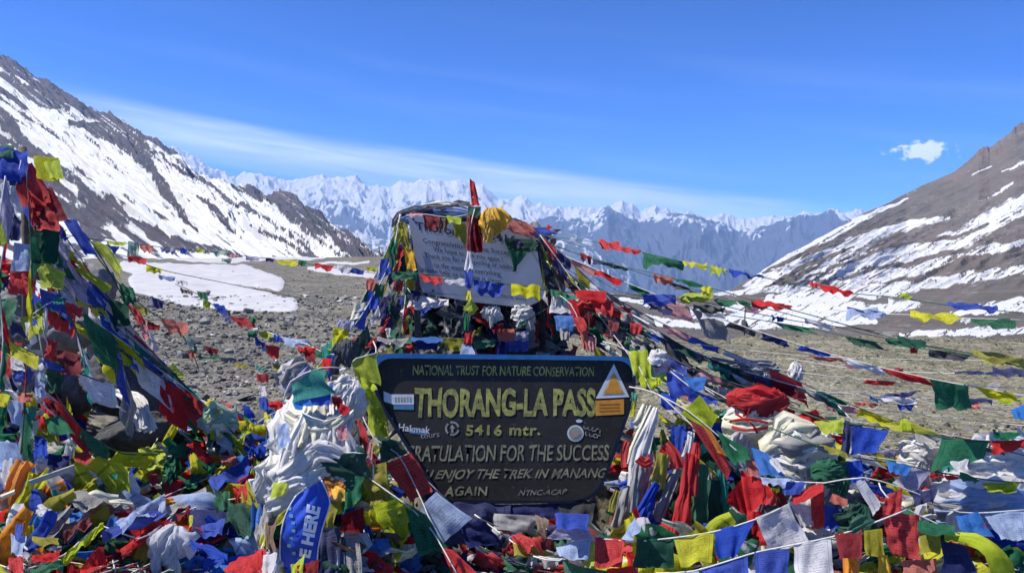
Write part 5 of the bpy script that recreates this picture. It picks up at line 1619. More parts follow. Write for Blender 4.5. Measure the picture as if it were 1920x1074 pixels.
S_('blue and white flags closing the bottom edge right of the yellow one', '1230,1074,2.85 1300,1070,2.82 1400,1040,2.8 1440,1030,2.8 1560,1006,2.8 1650,975,2.82 1700,955,2.85', 
   'p 1235,1076 1310,1068 1312,1095 1240,1095; b 1314,1068 1402,1038 1400,1084 1332,1092; b 1414,1034 1480,1028 1476,1090 1420,1090; w 1488,1020 1558,1004 1562,1078 1492,1080; m 1565,1000 1616,988 1618,1044 1572,1044; o 1580,1030 1610,1032 1612,1090 1580,1090; G 1645,1040 1664,1040 1674,1090 1648,1090; g 1610,960 1642,975 1604,1000 1590,990', ck='w', fold=0.05)

# curtain of gathered flags at the right edge of the board
cur = empty('flag_curtain', P(1230, 730, 3.6), 'gathered curtain of faded strips hanging right of the black board', 'prayer flags')
mesh_obj('cord', *tube_geo(catmull([P(1180, 725, 3.7), P(1232, 738, 3.6), P(1290, 790, 3.5), P(1380, 880, 3.4)]), 0.0035), M_cord_w, cur, np.array(cur.location))
rc = random.Random(60)
for i, (kk, pts, w, tp) in enumerate([
    ('W', '1230,765,3.5 1215,810,3.45 1200,860,3.42 1196,910,3.42', 0.075, (0.4, 1.3)), ('c', '1222,760,3.52 1205,800,3.5 1188,840,3.48 1178,870,3.46', 0.04, (0.6, 1)),
    ('r', '1180,830,3.5 1172,850,3.48 1176,875,3.46', 0.05, (1, 1)), ('r', '1196,858,3.38 1220,862,3.38', 0.04, (1, 1)), ('e', '1200,870,3.4 1192,910,3.36 1186,960,3.34', 0.05, (1, 0.8)),
    ('f', '1215,850,3.42 1210,890,3.4 1200,930,3.36', 0.045, (1, 1)), ('Y', '1244,850,3.42 1238,880,3.4 1232,915,3.38', 0.075, (0.7, 1)), ('r', '1250,830,3.46 1262,850,3.44 1270,878,3.42', 0.06, (0.7, 1)),
    ('r', '1296,850,3.4 1290,900,3.36 1280,960,3.3 1272,1008,3.26', 0.08, (0.6, 1.1)), ('r', '1306,830,3.44 1302,880,3.38 1298,930,3.34', 0.04, (0.8, 1)), ('e', '1272,880,3.44 1250,930,3.38 1228,985,3.34 1215,1020,3.3', 0.06, (0.6, 1.0)),
    ('h', '1260,890,3.46 1246,930,3.42 1232,970,3.38', 0.05, (0.8, 1)), ('b', '1232,905,3.36 1215,935,3.34 1200,965,3.32', 0.05, (0.6, 1)), ('s', '1216,905,3.38 1202,930,3.36 1190,955,3.34', 0.025, (1, 1)),
    ('b', '1222,930,3.36 1210,960,3.32 1196,985,3.3', 0.045, (1, 1)), ('g', '1318,870,3.42 1314,920,3.38 1308,990,3.34', 0.06, (0.7, 1.2)), ('d', '1340,900,3.44 1338,950,3.4 1335,1000,3.38', 0.08, (0.8, 1.1)),
    ('t', '1352,880,3.46 1356,930,3.42 1350,985,3.4', 0.05, (0.8, 1.1)), ('a', '1250,1000,3.5 1242,950,3.5 1246,900,3.5', 0.12, (1, 1)), ('b', '1162,912,3.5 1188,900,3.46 1205,880,3.44', 0.035, (1, 1)),
    ('Y', '1158,920,3.5 1150,940,3.48 1146,960,3.46', 0.03, (1, 1)), ('w', '1296,810,3.5 1292,840,3.46 1276,880,3.44', 0.04, (0.8, 1)), ('e', '1186,890,3.5 1172,940,3.46 1160,990,3.44', 0.07, (0.8, 1)),
    ('c', '1212,760,3.56 1200,790,3.54 1190,800,3.54', 0.05, (0.8, 1)), ('v', '1262,900,3.42 1246,940,3.38 1236,975,3.36', 0.035, (1, 1)), ('e', '1215,960,3.36 1208,1000,3.34 1200,1030,3.32', 0.06, (1, 0.8)), ('n', '1330,950,3.42 1322,1000,3.4', 0.05, (1, 1))]):
    strip(cur, 'flag_strip', pts, w, kk, rc, rc.uniform(1.6, 3), 0.3, tp, label=FLAG_NAMES[kk] + ' strip')
S_('lime flag and white knot at the board\'s upper right corner', '1130,640,3.9 1180,660,3.85 1225,740,3.7', 'l 1176,658 1214,656 1226,716 1190,704; l 1192,700 1226,712 1232,728 1204,724; y 1186,742 1196,740 1190,780 1180,782; l 1228,708 1244,706 1240,722 1228,722; t 1184,735 1196,738 1192,752 1182,750', ck='w')
S_('blue flags heaped behind the curtain', '1215,670,3.8 1250,690,3.7 1300,730,3.6 1345,748,3.6', 'n 1222,676 1256,674 1258,700 1226,702; b 1248,688 1278,702 1312,732 1254,744; k 1280,708 1325,706 1322,730 1300,730; b 1300,732 1346,746 1342,762 1288,752; b 1240,735 1270,745 1262,770 1238,762; b 1182,785 1210,782 1206,804 1180,806; b 1258,800 1286,798 1280,852 1258,856', ck='w')
bundle('white_scarf_knot', 'white knot above the blue flags right of the board', 'scarf knot', 1234, 668, 34, 26, 3.75, 'W', 20, 3, folds=5)
S_('yellow red and green flags running down right of the curtain', '1235,740,3.5 1290,770,3.4 1345,815,3.35 1400,860,3.3 1440,900,3.25 1422,970,3.2', 'l 1276,776 1312,740 1346,782 1330,810; r 1292,788 1330,804 1376,882 1362,902; o 1318,800 1332,806 1364,856 1348,850; g 1342,806 1402,842 1404,862 1372,872; s 1396,856 1418,866 1424,892 1402,892; r 1388,880 1440,905 1452,936 1400,970; r 1364,930 1392,895 1404,968 1366,946; r 1430,905 1456,925 1452,950 1432,945; k 1406,836 1440,850 1472,892 1426,890; w 1434,850 1460,862 1474,890 1458,884', ck='w', fold=0.06)
bundle('red_cloth_roll', 'thick red roll of cloth on the white heap right of the board', 'cloth roll', 1418, 748, 112, 40, 3.7, 'r', 21, 5, folds=6)
bundle('white_cloth_heap', 'white heap of cloth tied with red cord under the red roll', 'cloth bundle', 1418, 790, 120, 80, 3.75, 'W', 22, 9, folds=8, keys=['W', 'w', 'c'])
bundle('white_cloth_heap', 'crumpled grey white sheet right of the red roll', 'cloth bundle', 1492, 848, 130, 100, 3.65, 'W', 23, 9, folds=8, keys=['W', 'e', 'c'])
bundle('white_cloth_heap', 'white cloth under the green flag on the right', 'cloth bundle', 1728, 852, 84, 66, 3.75, 'W', 24, 5, folds=6)
bundle('white_cloth_heap', 'broad white sheet heaped at the right edge', 'cloth bundle', 1868, 880, 200, 100, 3.6, 'W', 25, 9, folds=8, keys=['W', 'w', 'p'])
bundle('white_cloth_heap', 'pale sheet lying below the olive string at the right edge', 'cloth bundle', 1850, 935, 230, 80, 3.4, 'w', 26, 8, folds=8, keys=['w', 'e', 'p'])
bundle('grey_cloth_heap', 'pale grey tangle of old scarves on the gravel right of the board', 'cloth bundle', 1408, 690, 100, 30, 4.3, 'e', 27, 8, folds=6, keys=['e', 'c', 'W', 'h'])
bundle('white_cloth_knot', 'small white knot hanging on the thin line right of the board', 'scarf knot', 1490, 697, 24, 36, 4.2, 'W', 28, 3, folds=4)
bundle('green_cloth_ball', 'round dark green wad of cloth at the lower right', 'cloth bundle', 1602, 975, 66, 56, 3.1, 'd', 29, 4, folds=6)
bundle('green_cloth_ball', 'green scarf balled up beside the white sheet', 'cloth bundle', 1556, 884, 66, 44, 3.35, 'g', 30, 4, folds=6)
for i, (pts, w) in enumerate([('1368,790,3.55 1400,785,3.5 1440,792,3.5', 0.012), ('1372,800,3.52 1400,806,3.5 1440,802,3.5', 0.014), ('1380,776,3.55 1410,795,3.5 1420,812,3.5', 0.010)]):
    rt = empty('red_string', P(*map(float, pts.split()[0].split(','))), ['thin red cord round the white heap, uppermost', 'thin red cord round the white heap, lowest', 'short red cord slanting over the white heap'][i], 'cord')
    strip(rt, 'cloth', pts, w, 'r', random.Random(i), 1, 0.4)

S_('blue flag and yellow roll on the right end of the tangle', '1500,770,3.5 1545,788,3.45 1600,795,3.4 1655,800,3.4 1768,820,3.35 1856,828,3.3 1930,830,3.3',
   'l 1526,790 1582,784 1580,812 1545,814; n 1584,786 1604,795 1594,852 1574,850; b 1600,796 1666,808 1642,850 1592,852; y 1655,794 1702,788 1768,816 1680,808; l 1690,786 1700,784 1710,806 1684,806; g 1766,820 1856,826 1842,860 1746,886; r 1857,828 1925,822 1925,838 1862,848; g 1862,808 1915,812 1902,828 1864,826; k 1895,768 1925,756 1925,790 1902,786', ck='g', fold=0.05)
S_('cord of narrow flags sagging under the blue flag on the right', '1440,800,3.5 1520,830,3.4 1600,856,3.35 1700,872,3.3 1760,885,3.3 1860,900,3.3 1930,905,3.3',
   'Y 1536,832 1580,845 1600,858 1560,852; b 1585,865 1616,862 1618,896 1590,910; k 1660,862 1710,874 1700,892 1670,884; v 1682,870 1746,884 1716,920 1690,915; g 1800,884 1838,900 1830,906 1796,900; l 1840,905 1912,904 1900,925 1850,922; r 1742,886 1800,895 1790,900 1744,892; t 1766,868 1800,870 1790,884 1770,882; w 1780,862 1818,856 1812,880 1790,884', ck='g', fold=0.05)
S_('white sheet flags fixed to the long pale cord at lower right', '1460,900,3.2 1545,905,3.15 1620,895,3.1 1720,925,3.1 1800,960,3.1 1930,955,3.1',
   'p 1425,893 1490,898 1470,910 1430,906; b 1465,903 1512,903 1502,926 1470,926; r 1482,925 1542,905 1545,922 1488,944; r 1520,936 1546,912 1548,990 1524,990; w 1480,938 1526,950 1522,986 1500,986; w 1604,905 1620,898 1654,946 1640,968; n 1710,925 1760,914 1750,940 1714,950; b 1545,945 1578,955 1576,990 1548,996; k 1790,965 1836,960 1862,1006 1808,1004; r 1812,998 1834,962 1858,1006; p 1846,964 1925,958 1925,1016 1872,1012; s 1560,925 1590,935 1588,950 1556,940', ck='w', fold=0.05)
S_('big red flag standing out at the lower right', '1648,905,3.05 1662,930,3.0 1724,966,2.98 1800,1000,2.95', 'r 1660,930 1692,915 1690,962 1654,964; r 1654,960 1724,965 1720,1046 1672,1038; g 1720,975 1790,985 1792,1006 1722,996; Y 1722,998 1764,1000 1762,1036 1725,1036; n 1764,1010 1816,1025 1830,1084 1770,1072; Y 1620,994 1654,990 1660,1046 1622,1040; s 1690,1050 1756,1046 1760,1090 1695,1090; l 1770,1000 1800,1004 1796,1016 1772,1014', ck='w', fold=0.05)
rt = empty('lime_scarf', P(1790, 1000, 3.0), 'long lime scarf arching down at the lower right corner', 'scarf')
strip(rt, 'cloth', '1786,1004,3.0 1826,1012,2.95 1858,1032,2.9 1880,1066,2.9 1890,1100,2.9', 0.075, 'l', random.Random(4), 1.2, 0.15, (0.5, 1.2))

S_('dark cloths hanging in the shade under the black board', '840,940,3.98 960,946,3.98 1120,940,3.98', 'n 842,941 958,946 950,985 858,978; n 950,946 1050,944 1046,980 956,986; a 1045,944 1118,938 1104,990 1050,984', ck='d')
S_('lime and green flags over the board\'s lower left edge', '760,850,3.9 800,900,3.88 850,948,3.86', 'd 752,850 776,868 782,900 756,885; m 776,872 800,896 806,925 780,915; n 800,900 838,938 846,962 810,950', ck='w')

# the cairn: flags over the top, down its flanks and across the notice
S_('vertical string of twisted flags in front of the white notice', '890,392,4.55 880,440,4.5 877,520,4.5 880,580,4.4 874,640,4.3 870,668,4.25',
   's 875,405 881,405 881,470 874,470; w 876,470 882,470 886,505 870,508; b 870,508 888,508 886,540 874,540; y 876,545 882,545 884,562 872,562; l 882,560 898,578 884,592 868,580; g 872,588 880,588 878,618 868,618; r 874,615 886,624 884,646 868,644; p 866,645 884,648 894,668 862,668', ck='w')
S_('red pennant standing up at the top of the cairn', '886,392,4.6 882,360,4.6 880,335,4.6', 'r 880,334 890,342 900,384 884,390; *f 884,352 892,356 898,372 886,372; d 878,388 902,388 900,408 876,406; m 876,404 904,402 904,470 878,474; r 880,430 902,430 902,474 882,472', ck='w')
S_('salmon and blue flags over the cairn\'s right shoulder', '890,402,4.6 940,412,4.7 1000,436,4.8 1045,448,4.9 1090,462,5.0',
   's 938,420 962,412 1004,446 960,436; s 962,416 986,414 1010,440 990,440; b 984,426 1020,428 1044,438 1008,446; d 946,446 1012,450 1006,472 950,468; g 948,452 994,462 966,508; n 958,448 994,456 992,470 960,466; e 1010,430 1044,434 1040,442 1012,440; y 926,396 942,400 940,408 926,406', ck='w')
S_('faded flags folded over the top edge of the white notice', '762,404,4.65 800,402,4.62 842,408,4.6 888,400,4.58', 'm 792,402 826,404 820,432 800,430; h 826,406 842,408 838,432 820,430; l 838,404 866,408 862,422 840,416; Y 848,420 874,418 874,462 852,440; *f 768,400 794,400 790,406 770,406', ck='w')
S_('yellow and green flags down the left flank of the cairn', '750,402,4.7 742,450,4.65 728,500,4.6 705,545,4.55 672,600,4.45 632,645,4.35 610,665,4.3',
   'Y 744,410 764,420 772,470 752,462; G 756,460 776,470 782,508 764,506; y 738,424 756,430 752,456 736,452; g 732,448 748,454 744,476 730,472; b 714,486 736,482 734,512 708,528; d 728,462 744,470 744,500 730,500; b 692,545 716,548 706,580 684,580; g 700,530 722,534 716,556 700,556; s 688,520 706,524 700,545 684,540; b 664,586 690,580 684,620 660,612; c 664,570 690,566 676,598 656,600; w 640,600 664,602 660,622 640,620; y 626,612 656,618 648,642 622,640; v 634,598 652,600 644,612 632,610; l 620,636 650,630 644,655 612,660; t 604,650 624,640 620,668 604,670', ck='w', r=0.004)
S_('dark blue and olive flags on the inner left flank of the cairn', '758,420,4.75 762,500,4.72 742,560,4.7 715,620,4.6 690,655,4.5', 'n 700,560 726,556 722,600 698,598; n 716,576 740,572 736,616 712,610; r 738,526 756,528 754,546 738,544; m 700,640 720,610 728,640 704,652; d 750,462 764,470 762,520 752,520; n 770,544 790,548 784,566 770,562; Y 764,520 780,524 776,545 764,540', ck='d')
S_('string of open flags stretched across the white notice', '700,508,4.8 735,510,4.6 800,514,4.5 880,524,4.5 960,534,4.5 1040,546,4.5 1140,552,4.5 1200,560,4.5',
   'g 735,509 782,512 780,527 736,524; r 784,512 830,518 828,536 792,530; w 830,520 876,524 872,536 836,532; b 888,524 946,531 940,557 892,548; y 958,533 1013,535 1010,560 962,555; g 1032,542 1064,548 1060,560 1034,556; w 1034,560 1064,560 1078,588 1030,588; r 1078,544 1138,546 1134,566 1084,562; r 1100,560 1150,566 1150,590 1120,585; r 1140,574 1186,578 1184,600 1150,594; t 1050,552 1080,556 1078,566 1052,564', ck='g')
S_('low string of dull flags between the cairn and the black board', '640,640,4.5 700,634,4.5 780,634,4.5 860,636,4.5 930,640,4.5 990,600,4.6 1040,570,4.7',
   'r 662,632 706,634 704,655 670,654; e 706,632 768,634 756,642 710,642; k 770,632 830,634 828,640 772,640; n 780,640 822,640 820,656 784,656; Y 832,633 870,634 866,658 836,656; g 886,640 930,636 926,650 892,654; s 930,618 964,616 964,638 936,640; b 950,636 990,640 990,660 956,660; m 920,612 944,606 942,622 924,624; v 960,622 992,620 990,636 964,636; g 972,606 990,598 986,606 974,612', ck='g')
S_('red drapes hanging off the cairn\'s right side', '1040,548,4.5 1070,570,4.4 1088,610,4.35 1100,660,4.3', 'r 1064,562 1078,560 1092,600 1074,600; r 1072,590 1094,596 1104,618 1084,620; s 1084,612 1102,620 1102,656 1092,656; k 1038,590 1076,592 1074,620 1044,616; w 1036,548 1046,550 1040,586 1030,586; e 1050,610 1070,614 1066,640 1050,636; f 1104,630 1118,634 1116,660 1102,656; r 1180,604 1204,608 1202,628 1184,624; m 1140,600 1162,604 1158,624 1142,620', ck='w')
bundle('dark_scarf_knot', 'dark red and black knot right of the white notice', 'scarf knot', 1100, 580, 50, 44, 4.6, 'm', 31, 4, folds=5, keys=['m', 'a', 'r'])
bundle('white_scrap', 'white scrap of cloth right of the cairn', 'cloth bundle', 1120, 612, 44, 30, 4.7, 'W', 32, 4, folds=4)
bundle('white_scrap', 'white crumpled paper in the rocks under the notice', 'cloth bundle', 983, 592, 40, 34, 4.75, 'W', 33, 4, folds=4)
bundle('white_scrap', 'small white tatter in the dark under the notice', 'cloth bundle', 924, 588, 26, 30, 4.8, 'W', 34, 3, folds=4)

# strings flying off to the right
S_('topmost string flying right from the cairn', '1010,440,4.7 1070,448,4.5 1130,456,4.3 1210,474,4.1 1290,493,3.9 1360,508,3.75 1430,520,3.6 1520,538,3.5 1600,550,3.4 1690,558,3.3 1775,572,3.2 1930,588,3.1',
   'r 1122,452 1162,456 1160,464 1126,460; r 1160,462 1202,470 1200,476 1162,470; g 1204,472 1282,490 1280,499 1210,497; y 1280,490 1326,494 1324,501 1282,500; l 1328,498 1362,504 1358,512 1334,511; b 1366,506 1436,520 1436,523 1368,513; r 1518,528 1534,532 1532,542 1520,538; r 1530,534 1600,546 1596,556 1550,552; l 1688,547 1712,554 1706,562 1688,560; b 1774,566 1868,574 1872,584 1792,577', ck='g', r=0.002)
S_('second string flying right with a dark red flag', '1020,452,4.8 1090,478,4.6 1160,498,4.4 1225,512,4.2 1320,536,4.0 1410,562,3.8 1500,585,3.6 1590,610,3.45 1700,640,3.3 1800,662,3.2 1930,690,3.1',
   'm 1086,474 1110,480 1108,490 1088,484; n 1110,486 1150,494 1148,500 1112,494; s 1224,512 1264,522 1258,530 1226,524; g 1264,520 1318,533 1314,540 1266,528; y 1314,538 1334,536 1332,552 1316,548; r 1408,562 1486,572 1484,580 1412,574; p 1588,574 1664,586 1660,592 1590,588; d 1680,628 1738,642 1730,656 1700,650; r 1706,652 1722,652 1720,664 1708,662; Y 1820,655 1925,672 1925,686 1830,672', ck='g', r=0.0025)
S_('string with a blue and a yellow flag in front of the snow', '1046,470,4.8 1100,510,4.6 1160,545,4.4 1205,555,4.3 1268,560,4.2 1340,570,4.0 1430,590,3.8 1520,606,3.6 1640,620,3.5',
   'b 1204,552 1266,552 1270,569 1206,572; l 1274,556 1338,542 1330,567 1280,568; g 1338,560 1408,566 1406,574 1342,572; a 1300,572 1360,580 1356,588 1304,582; *w 1222,566 1246,570 1240,576 1222,574; b 1446,592 1470,596 1468,600 1448,598', ck='d', r=0.002)
S_('far thin string with a yellow and a green flag at the right edge', '1560,580,3.7 1640,588,3.6 1706,590,3.5 1800,596,3.4 1930,600,3.3', 'y 1706,585 1796,590 1800,604 1712,602; g 1820,598 1904,602 1902,613 1828,612; *w 1800,594 1820,598 1818,606 1802,602', ck='w', r=0.002)
S_('low string of dark flags over the gravel on the right', '1480,672,4.2 1580,688,4.0 1700,697,3.8 1810,700,3.6 1930,706,3.5', 'r 1584,684 1640,689 1638,694 1588,691; m 1640,690 1694,692 1692,698 1642,696; n 1790,695 1870,697 1868,703 1794,702; n 1860,688 1930,694 1930,706 1864,702; k 1900,696 1930,698 1930,704 1902,702', ck='w', r=0.002)
S_('lowest thin line over the gravel with purple scraps', '1500,742,4.0 1600,738,3.9 1650,750,3.85 1720,745,3.8 1830,752,3.7 1930,748,3.6', 'k 1630,742 1650,748 1646,752 1632,750; n 1650,742 1720,732 1716,740 1654,752; b 1680,752 1714,750 1710,768 1684,764; s 1808,752 1840,754 1836,766 1812,764; n 1795,748 1860,750 1858,756 1798,754; l 1870,748 1925,746 1925,756 1874,756; s 1600,752 1648,756 1640,764 1604,760', ck='w', r=0.002)
for i, (lb, c) in enumerate([
    ('upper dark string of twisted flags sloping right off the cairn', '1020,470,4.9 1100,540,4.6 1200,600,4.4 1300,660,4.2 1400,712,4.0 1500,760,3.8'),
    ('middle dark string of twisted flags sloping right off the cairn', '1025,490,4.9 1100,560,4.7 1180,620,4.5 1280,700,4.2 1340,740,4.0'),
    ('lower dark string of twisted flags sloping right off the cairn', '1030,530,4.9 1120,590,4.6 1220,650,4.3 1300,690,4.1 1440,740,3.9'),
    ('pale string running down right past the white scrap', '1040,500,4.8 1150,590,4.5 1260,640,4.3 1380,690,4.1 1540,740,3.8 1600,790,3.6'),
    ('loose old string over the gravel right of the black board', '1130,600,4.6 1230,660,4.4 1310,720,4.1 1400,730,4.0 1480,790,3.8'),
    ('short knotted string behind the board\'s upper right corner', '1060,600,4.7 1130,640,4.5 1190,690,4.2 1250,720,4.0')]):
    S_(lb, c, auto=(0.10, 0.16, 0.16, 0.06), ck='dw'[i % 2], cols='adhnmegedbew', seed=500 + i, r=0.003)
for i, (lb, c) in enumerate([
    ('upper thin flag line crossing the view to the right edge', '1040,462,4.8 1180,505,4.5 1320,548,4.2 1460,584,3.9 1620,625,3.6 1780,655,3.4 1930,680,3.3'),
    ('lower thin flag line crossing the view to the right edge', '1200,565,4.5 1330,585,4.2 1500,612,3.9 1640,640,3.7 1800,662,3.5 1930,675,3.4')]):
    S_(lb, c, auto=(0.35, 0.17, 0.10, 0.0), ck='dg'[i % 2], cols='danwg', seed=520 + i, r=0.0022)

# small marker with a pink flag on the edge of the snow
mp = P(1396, 618, 15.0)
mk = empty('marker_pole', mp, 'small dark marker pole with a faded pink flag by the snow on the right', 'marker')
sc_ = 15.0 / FPX
mesh_obj('pole', *tube_geo(np.array([[0, 0, -0.1], [0.01, 0, 0.52]]), 0.012), flat_mat('dark_pole', (0.05, 0.05, 0.05), 0.8, 0.2), mk)
V, F, uv = patch((0.0, 0, 0.52), (0.26, 0, 0.48), (0.24, -0.03, 0.30), (0.0, 0, 0.32), random.Random(3), 0.06)
mesh_obj('flag', V, F, MP['f'], mk, (0, 0, 0), uv)
V, F = rock_geo(random.Random(4), 0.10, 0.08, 0.16)
mesh_obj('base_stone', V + np.array([0, 0, 0.08]), F, M_rock_dark, mk, smooth=False)

# ------------------------------------------------------------------ strings lying in the heaps
GL = [((40, 1070), (200, 985), (400, 900), (560, 800)), ((0, 905), (150, 860), (300, 880), (480, 870)), ((100, 1080), (300, 1005), (500, 905)), ((250, 1080), (420, 990), (540, 935)),
      ((0, 700), (60, 800), (140, 900), (200, 1080)), ((120, 640), (250, 760), (360, 860), (420, 970)), ((0, 1000), (140, 1040), (330, 1060), (520, 1050)), ((380, 780), (440, 830), (520, 850)),
      ((0, 780), (80, 860), (100, 960), (60, 1070)), ((300, 960), (420, 1030), (560, 1080))]
GR = [((1240, 745), (1400, 880), (1500, 1000), (1560, 1080)), ((1290, 1010), (1500, 965), (1700, 985), (1930, 1020)), ((1450, 840), (1600, 900), (1800, 1000), (1930, 1060)),
      ((1500, 780), (1700, 870), (1930, 890)), ((1400, 760), (1560, 830), (1700, 840)), ((1350, 900), (1450, 1000), (1480, 1080)), ((1600, 1080), (1700, 1020), (1930, 980)), ((1330, 840), (1500, 890), (1660, 940)),
      ((1700, 1080), (1800, 1050), (1940, 1040))]
GC = [((690, 960), (800, 1050), (960, 1080)), ((860, 985), (1000, 1050), (1180, 1070)), ((1000, 980), (1120, 1000), (1250, 1040)), ((640, 920), (700, 1000), (720, 1090))]
rng = random.Random(99)


def fill(guides, n, label, group, jit, seed, opn=0.35, cols=CYC, names=None):
    rr_ = random.Random(seed)
    per = {}
    for i in range(n):
        per.setdefault(i % len(guides), []).append(rr_.gauss(0, jit * 0.7))
    k_ = 0
    for gi, offs in per.items():
        g_ = guides[gi]
        offs = sorted(offs)
        rank = {1: [''], 2: ['upper ', 'lower '], 3: ['upper ', 'middle ', 'lower '], 4: ['topmost ', 'second ', 'third ', 'lowest '], 5: ['topmost ', 'second ', 'third ', 'fourth ', 'lowest ']}[len(offs)]
        for dy, rk in zip(offs, rank):
            dx = rr_.gauss(0, jit)
            pts = ' '.join('%.0f,%.0f' % (x + dx + rr_.gauss(0, 10), max(y + dy + rr_.gauss(0, 5), 640)) for x, y in g_)
            S_(rk + 'tangled flag string ' + names[gi], 'heap ' + pts, auto=(0.165, 0.20, 0.18, opn), ck=rr_.choice('wwdg'), group=group, seed=seed * 1000 + k_, cols=cols, r=0.0025)
            k_ += 1


fill(GL, 40, '', 'strings tangled in the left heap', 26, 11, opn=0.22, cols='bwrgyewbc', names=[
    'running from the bottom left corner up to the white scarves', 'crossing the left heap below the dark slab', 'slanting from the bottom edge to the blue banner', 'slanting steeply up to the blue banner',
    'hanging from the left pole down to the bottom edge', 'falling across the dark boulders into the left heap', 'lying low across the bottom left', 'just above the white scarves\' left edge', 'close to the left edge under the orange scarf', 'falling towards the foot of the blue banner'])
fill(GR, 36, '', 'strings tangled in the right heap', 24, 12, opn=0.22, cols='bwrgywewc', names=[
    'falling from the board\'s right corner to the bottom edge', 'crossing behind the row of open flags at lower right', 'slanting down the right heap under the blue flag', 'below the yellow roll at the right', 'under the red roll of cloth',
    'falling through the big red flag', 'rising to the right edge over the lime scarf', 'below the grey white sheet on the right', 'low in the bottom right corner'])
fill(GC, 8, '', 'strings under the board', 14, 13, cols='bngrdeyw', names=['trailing from the lime flags to the bottom edge', 'on the stones under the black board', 'under the board\'s right corner', 'hanging beside the blue banner'])
PG = [('from the top of the left pole down its left side', '40,300,3.55 10,450,3.5 -20,620,3.4'), ('from the pole top down to the orange scarf', '50,320,3.5 60,520,3.42 50,700,3.35 40,850,3.25'), ('from the pole to the split pale boulder', '55,360,3.6 100,520,3.6 150,640,3.6 170,760,3.6'),
      ('from the pole over the upper boulder to the slab', '60,340,3.65 150,520,3.8 215,650,3.9 260,780,3.9'), ('crossing low in front of the pole', '-20,620,3.35 60,660,3.3 150,700,3.4 230,730,3.6'), ('slung from the pole across the hollow', '80,700,3.35 150,800,3.35 230,850,3.4 300,850,3.5'),
      ('closest to the left edge of the view', '10,330,3.4 -6,480,3.35 6,640,3.3 -10,760,3.25')]
PG += [(q_ + ' of seven strings falling from the left pole to the heap', '%d,%d,3.65 %d,%d,3.9 %d,%d,4.0 %d,%d,3.8' % (60, 350 + k_ * 34, 190 + k_ * 16, 540 + k_ * 26, 320 + k_ * 20, 700 + k_ * 20, 480 - k_ * 14, 850 + k_ * 16)) for k_, q_ in enumerate(['uppermost', 'second', 'third', 'fourth', 'fifth', 'sixth', 'lowest'])]
for i, (lb, c) in enumerate([
    ('first long string from the cairn shoulder to the right edge', '1050,476,4.8 1250,560,4.4 1480,640,4.0 1700,700,3.7 1940,745,3.4'),
    ('second long string from the cairn shoulder to the right edge', '1055,500,4.8 1230,600,4.4 1440,690,4.0 1680,790,3.7 1940,858,3.4'),
    ('long string from the cairn to the blue flag on the right', '1080,560,4.7 1250,660,4.3 1420,740,4.0 1600,800,3.7'),
    ('string from the cairn into the white sheets on the right', '1090,590,4.7 1220,670,4.3 1350,740,4.0 1520,830,3.7 1720,870,3.6'),
    ('string from the cairn down behind the flag curtain', '1080,610,4.6 1150,680,4.3 1240,740,4.0 1330,800,3.8'),
    ('steep string from the cairn to the board\'s right corner', '1060,560,4.7 1120,620,4.5 1200,720,4.1')]):
    S_(lb, c, auto=(0.19, 0.18, 0.13, 0.15), ck='wdg'[i % 3], seed=960 + i, r=0.0025, cols='bwrgyean')
for i, (y0, y1, y2) in enumerate([(640, 668, 676), (660, 712, 728), (690, 742, 778), (700, 770, 800), (720, 800, 842), (760, 826, 872)]):
    S_(['highest', 'second highest', 'third', 'fourth', 'fifth', 'lowest'][i] + ' of the nearly bare pale cords over the right hand gravel', '%d,%d,4.3 1500,%d,3.9 1720,%d,3.7 1940,%d,3.5' % (1260 + i * 30, y0, (y0 + y1) // 2 + 12, y1 + 6, y2), auto=(0.75, 0.16, 0.10, 0.1), ck='w', seed=1200 + i, r=0.0018, cols='wfersyk')
for i, (lb, c) in enumerate([
    ('outermost string sloping from the cairn top down its left side', '752,402,4.8 725,470,4.7 680,560,4.6 610,670,4.4 560,720,4.2'),
    ('second string sloping down the left side of the cairn', '756,415,4.75 735,500,4.68 700,590,4.55 650,660,4.4'),
    ('third string sloping down the left side of the cairn', '760,430,4.75 745,530,4.7 720,610,4.6 690,665,4.45'),
    ('innermost string hanging down the left side of the cairn', '766,470,4.8 760,560,4.75 748,640,4.6'),
    ('innermost string hanging down the right side of the cairn', '1008,450,4.75 1024,540,4.7 1036,640,4.55'),
    ('second string sloping down the right side of the cairn', '1010,442,4.75 1046,530,4.7 1080,600,4.6 1110,660,4.4'),
    ('third string sloping down the right side of the cairn', '1012,440,4.75 1070,520,4.65 1130,600,4.5 1190,680,4.3'),
    ('outermost string sloping from the cairn top down its right side', '1012,438,4.78 1090,510,4.65 1170,590,4.5 1260,680,4.25')]):
    S_(lb, c, auto=(0.13, 0.15, 0.15, 0.3), ck='wdg'[i % 3], seed=1400 + i, r=0.003, cols='bygrnYwdea')
for i, (lb, c) in enumerate(PG):
    S_(lb if 'of seven' in lb else 'string of small flags ' + lb, c, auto=(0.15, 0.18, 0.17, 0.4), ck='wdg'[i % 3], seed=900 + i)


# loose mass of worn flags between the strings
def flow_dir(px, py, guides, rr_):
    best = (1e9, 1, 0)
    for g_ in guides:
        for (x0, y0), (x1, y1) in zip(g_[:-1], g_[1:]):
            mx, my = (x0 + x1) / 2, (y0 + y1) / 2
            q = math.hypot(px - mx, py - my) * rr_.uniform(0.6, 1.5)
            if q < best[0]: best = (q, x1 - x0, y1 - y0)
    n_ = math.hypot(best[1], best[2])
    return best[1] / n_, best[2] / n_


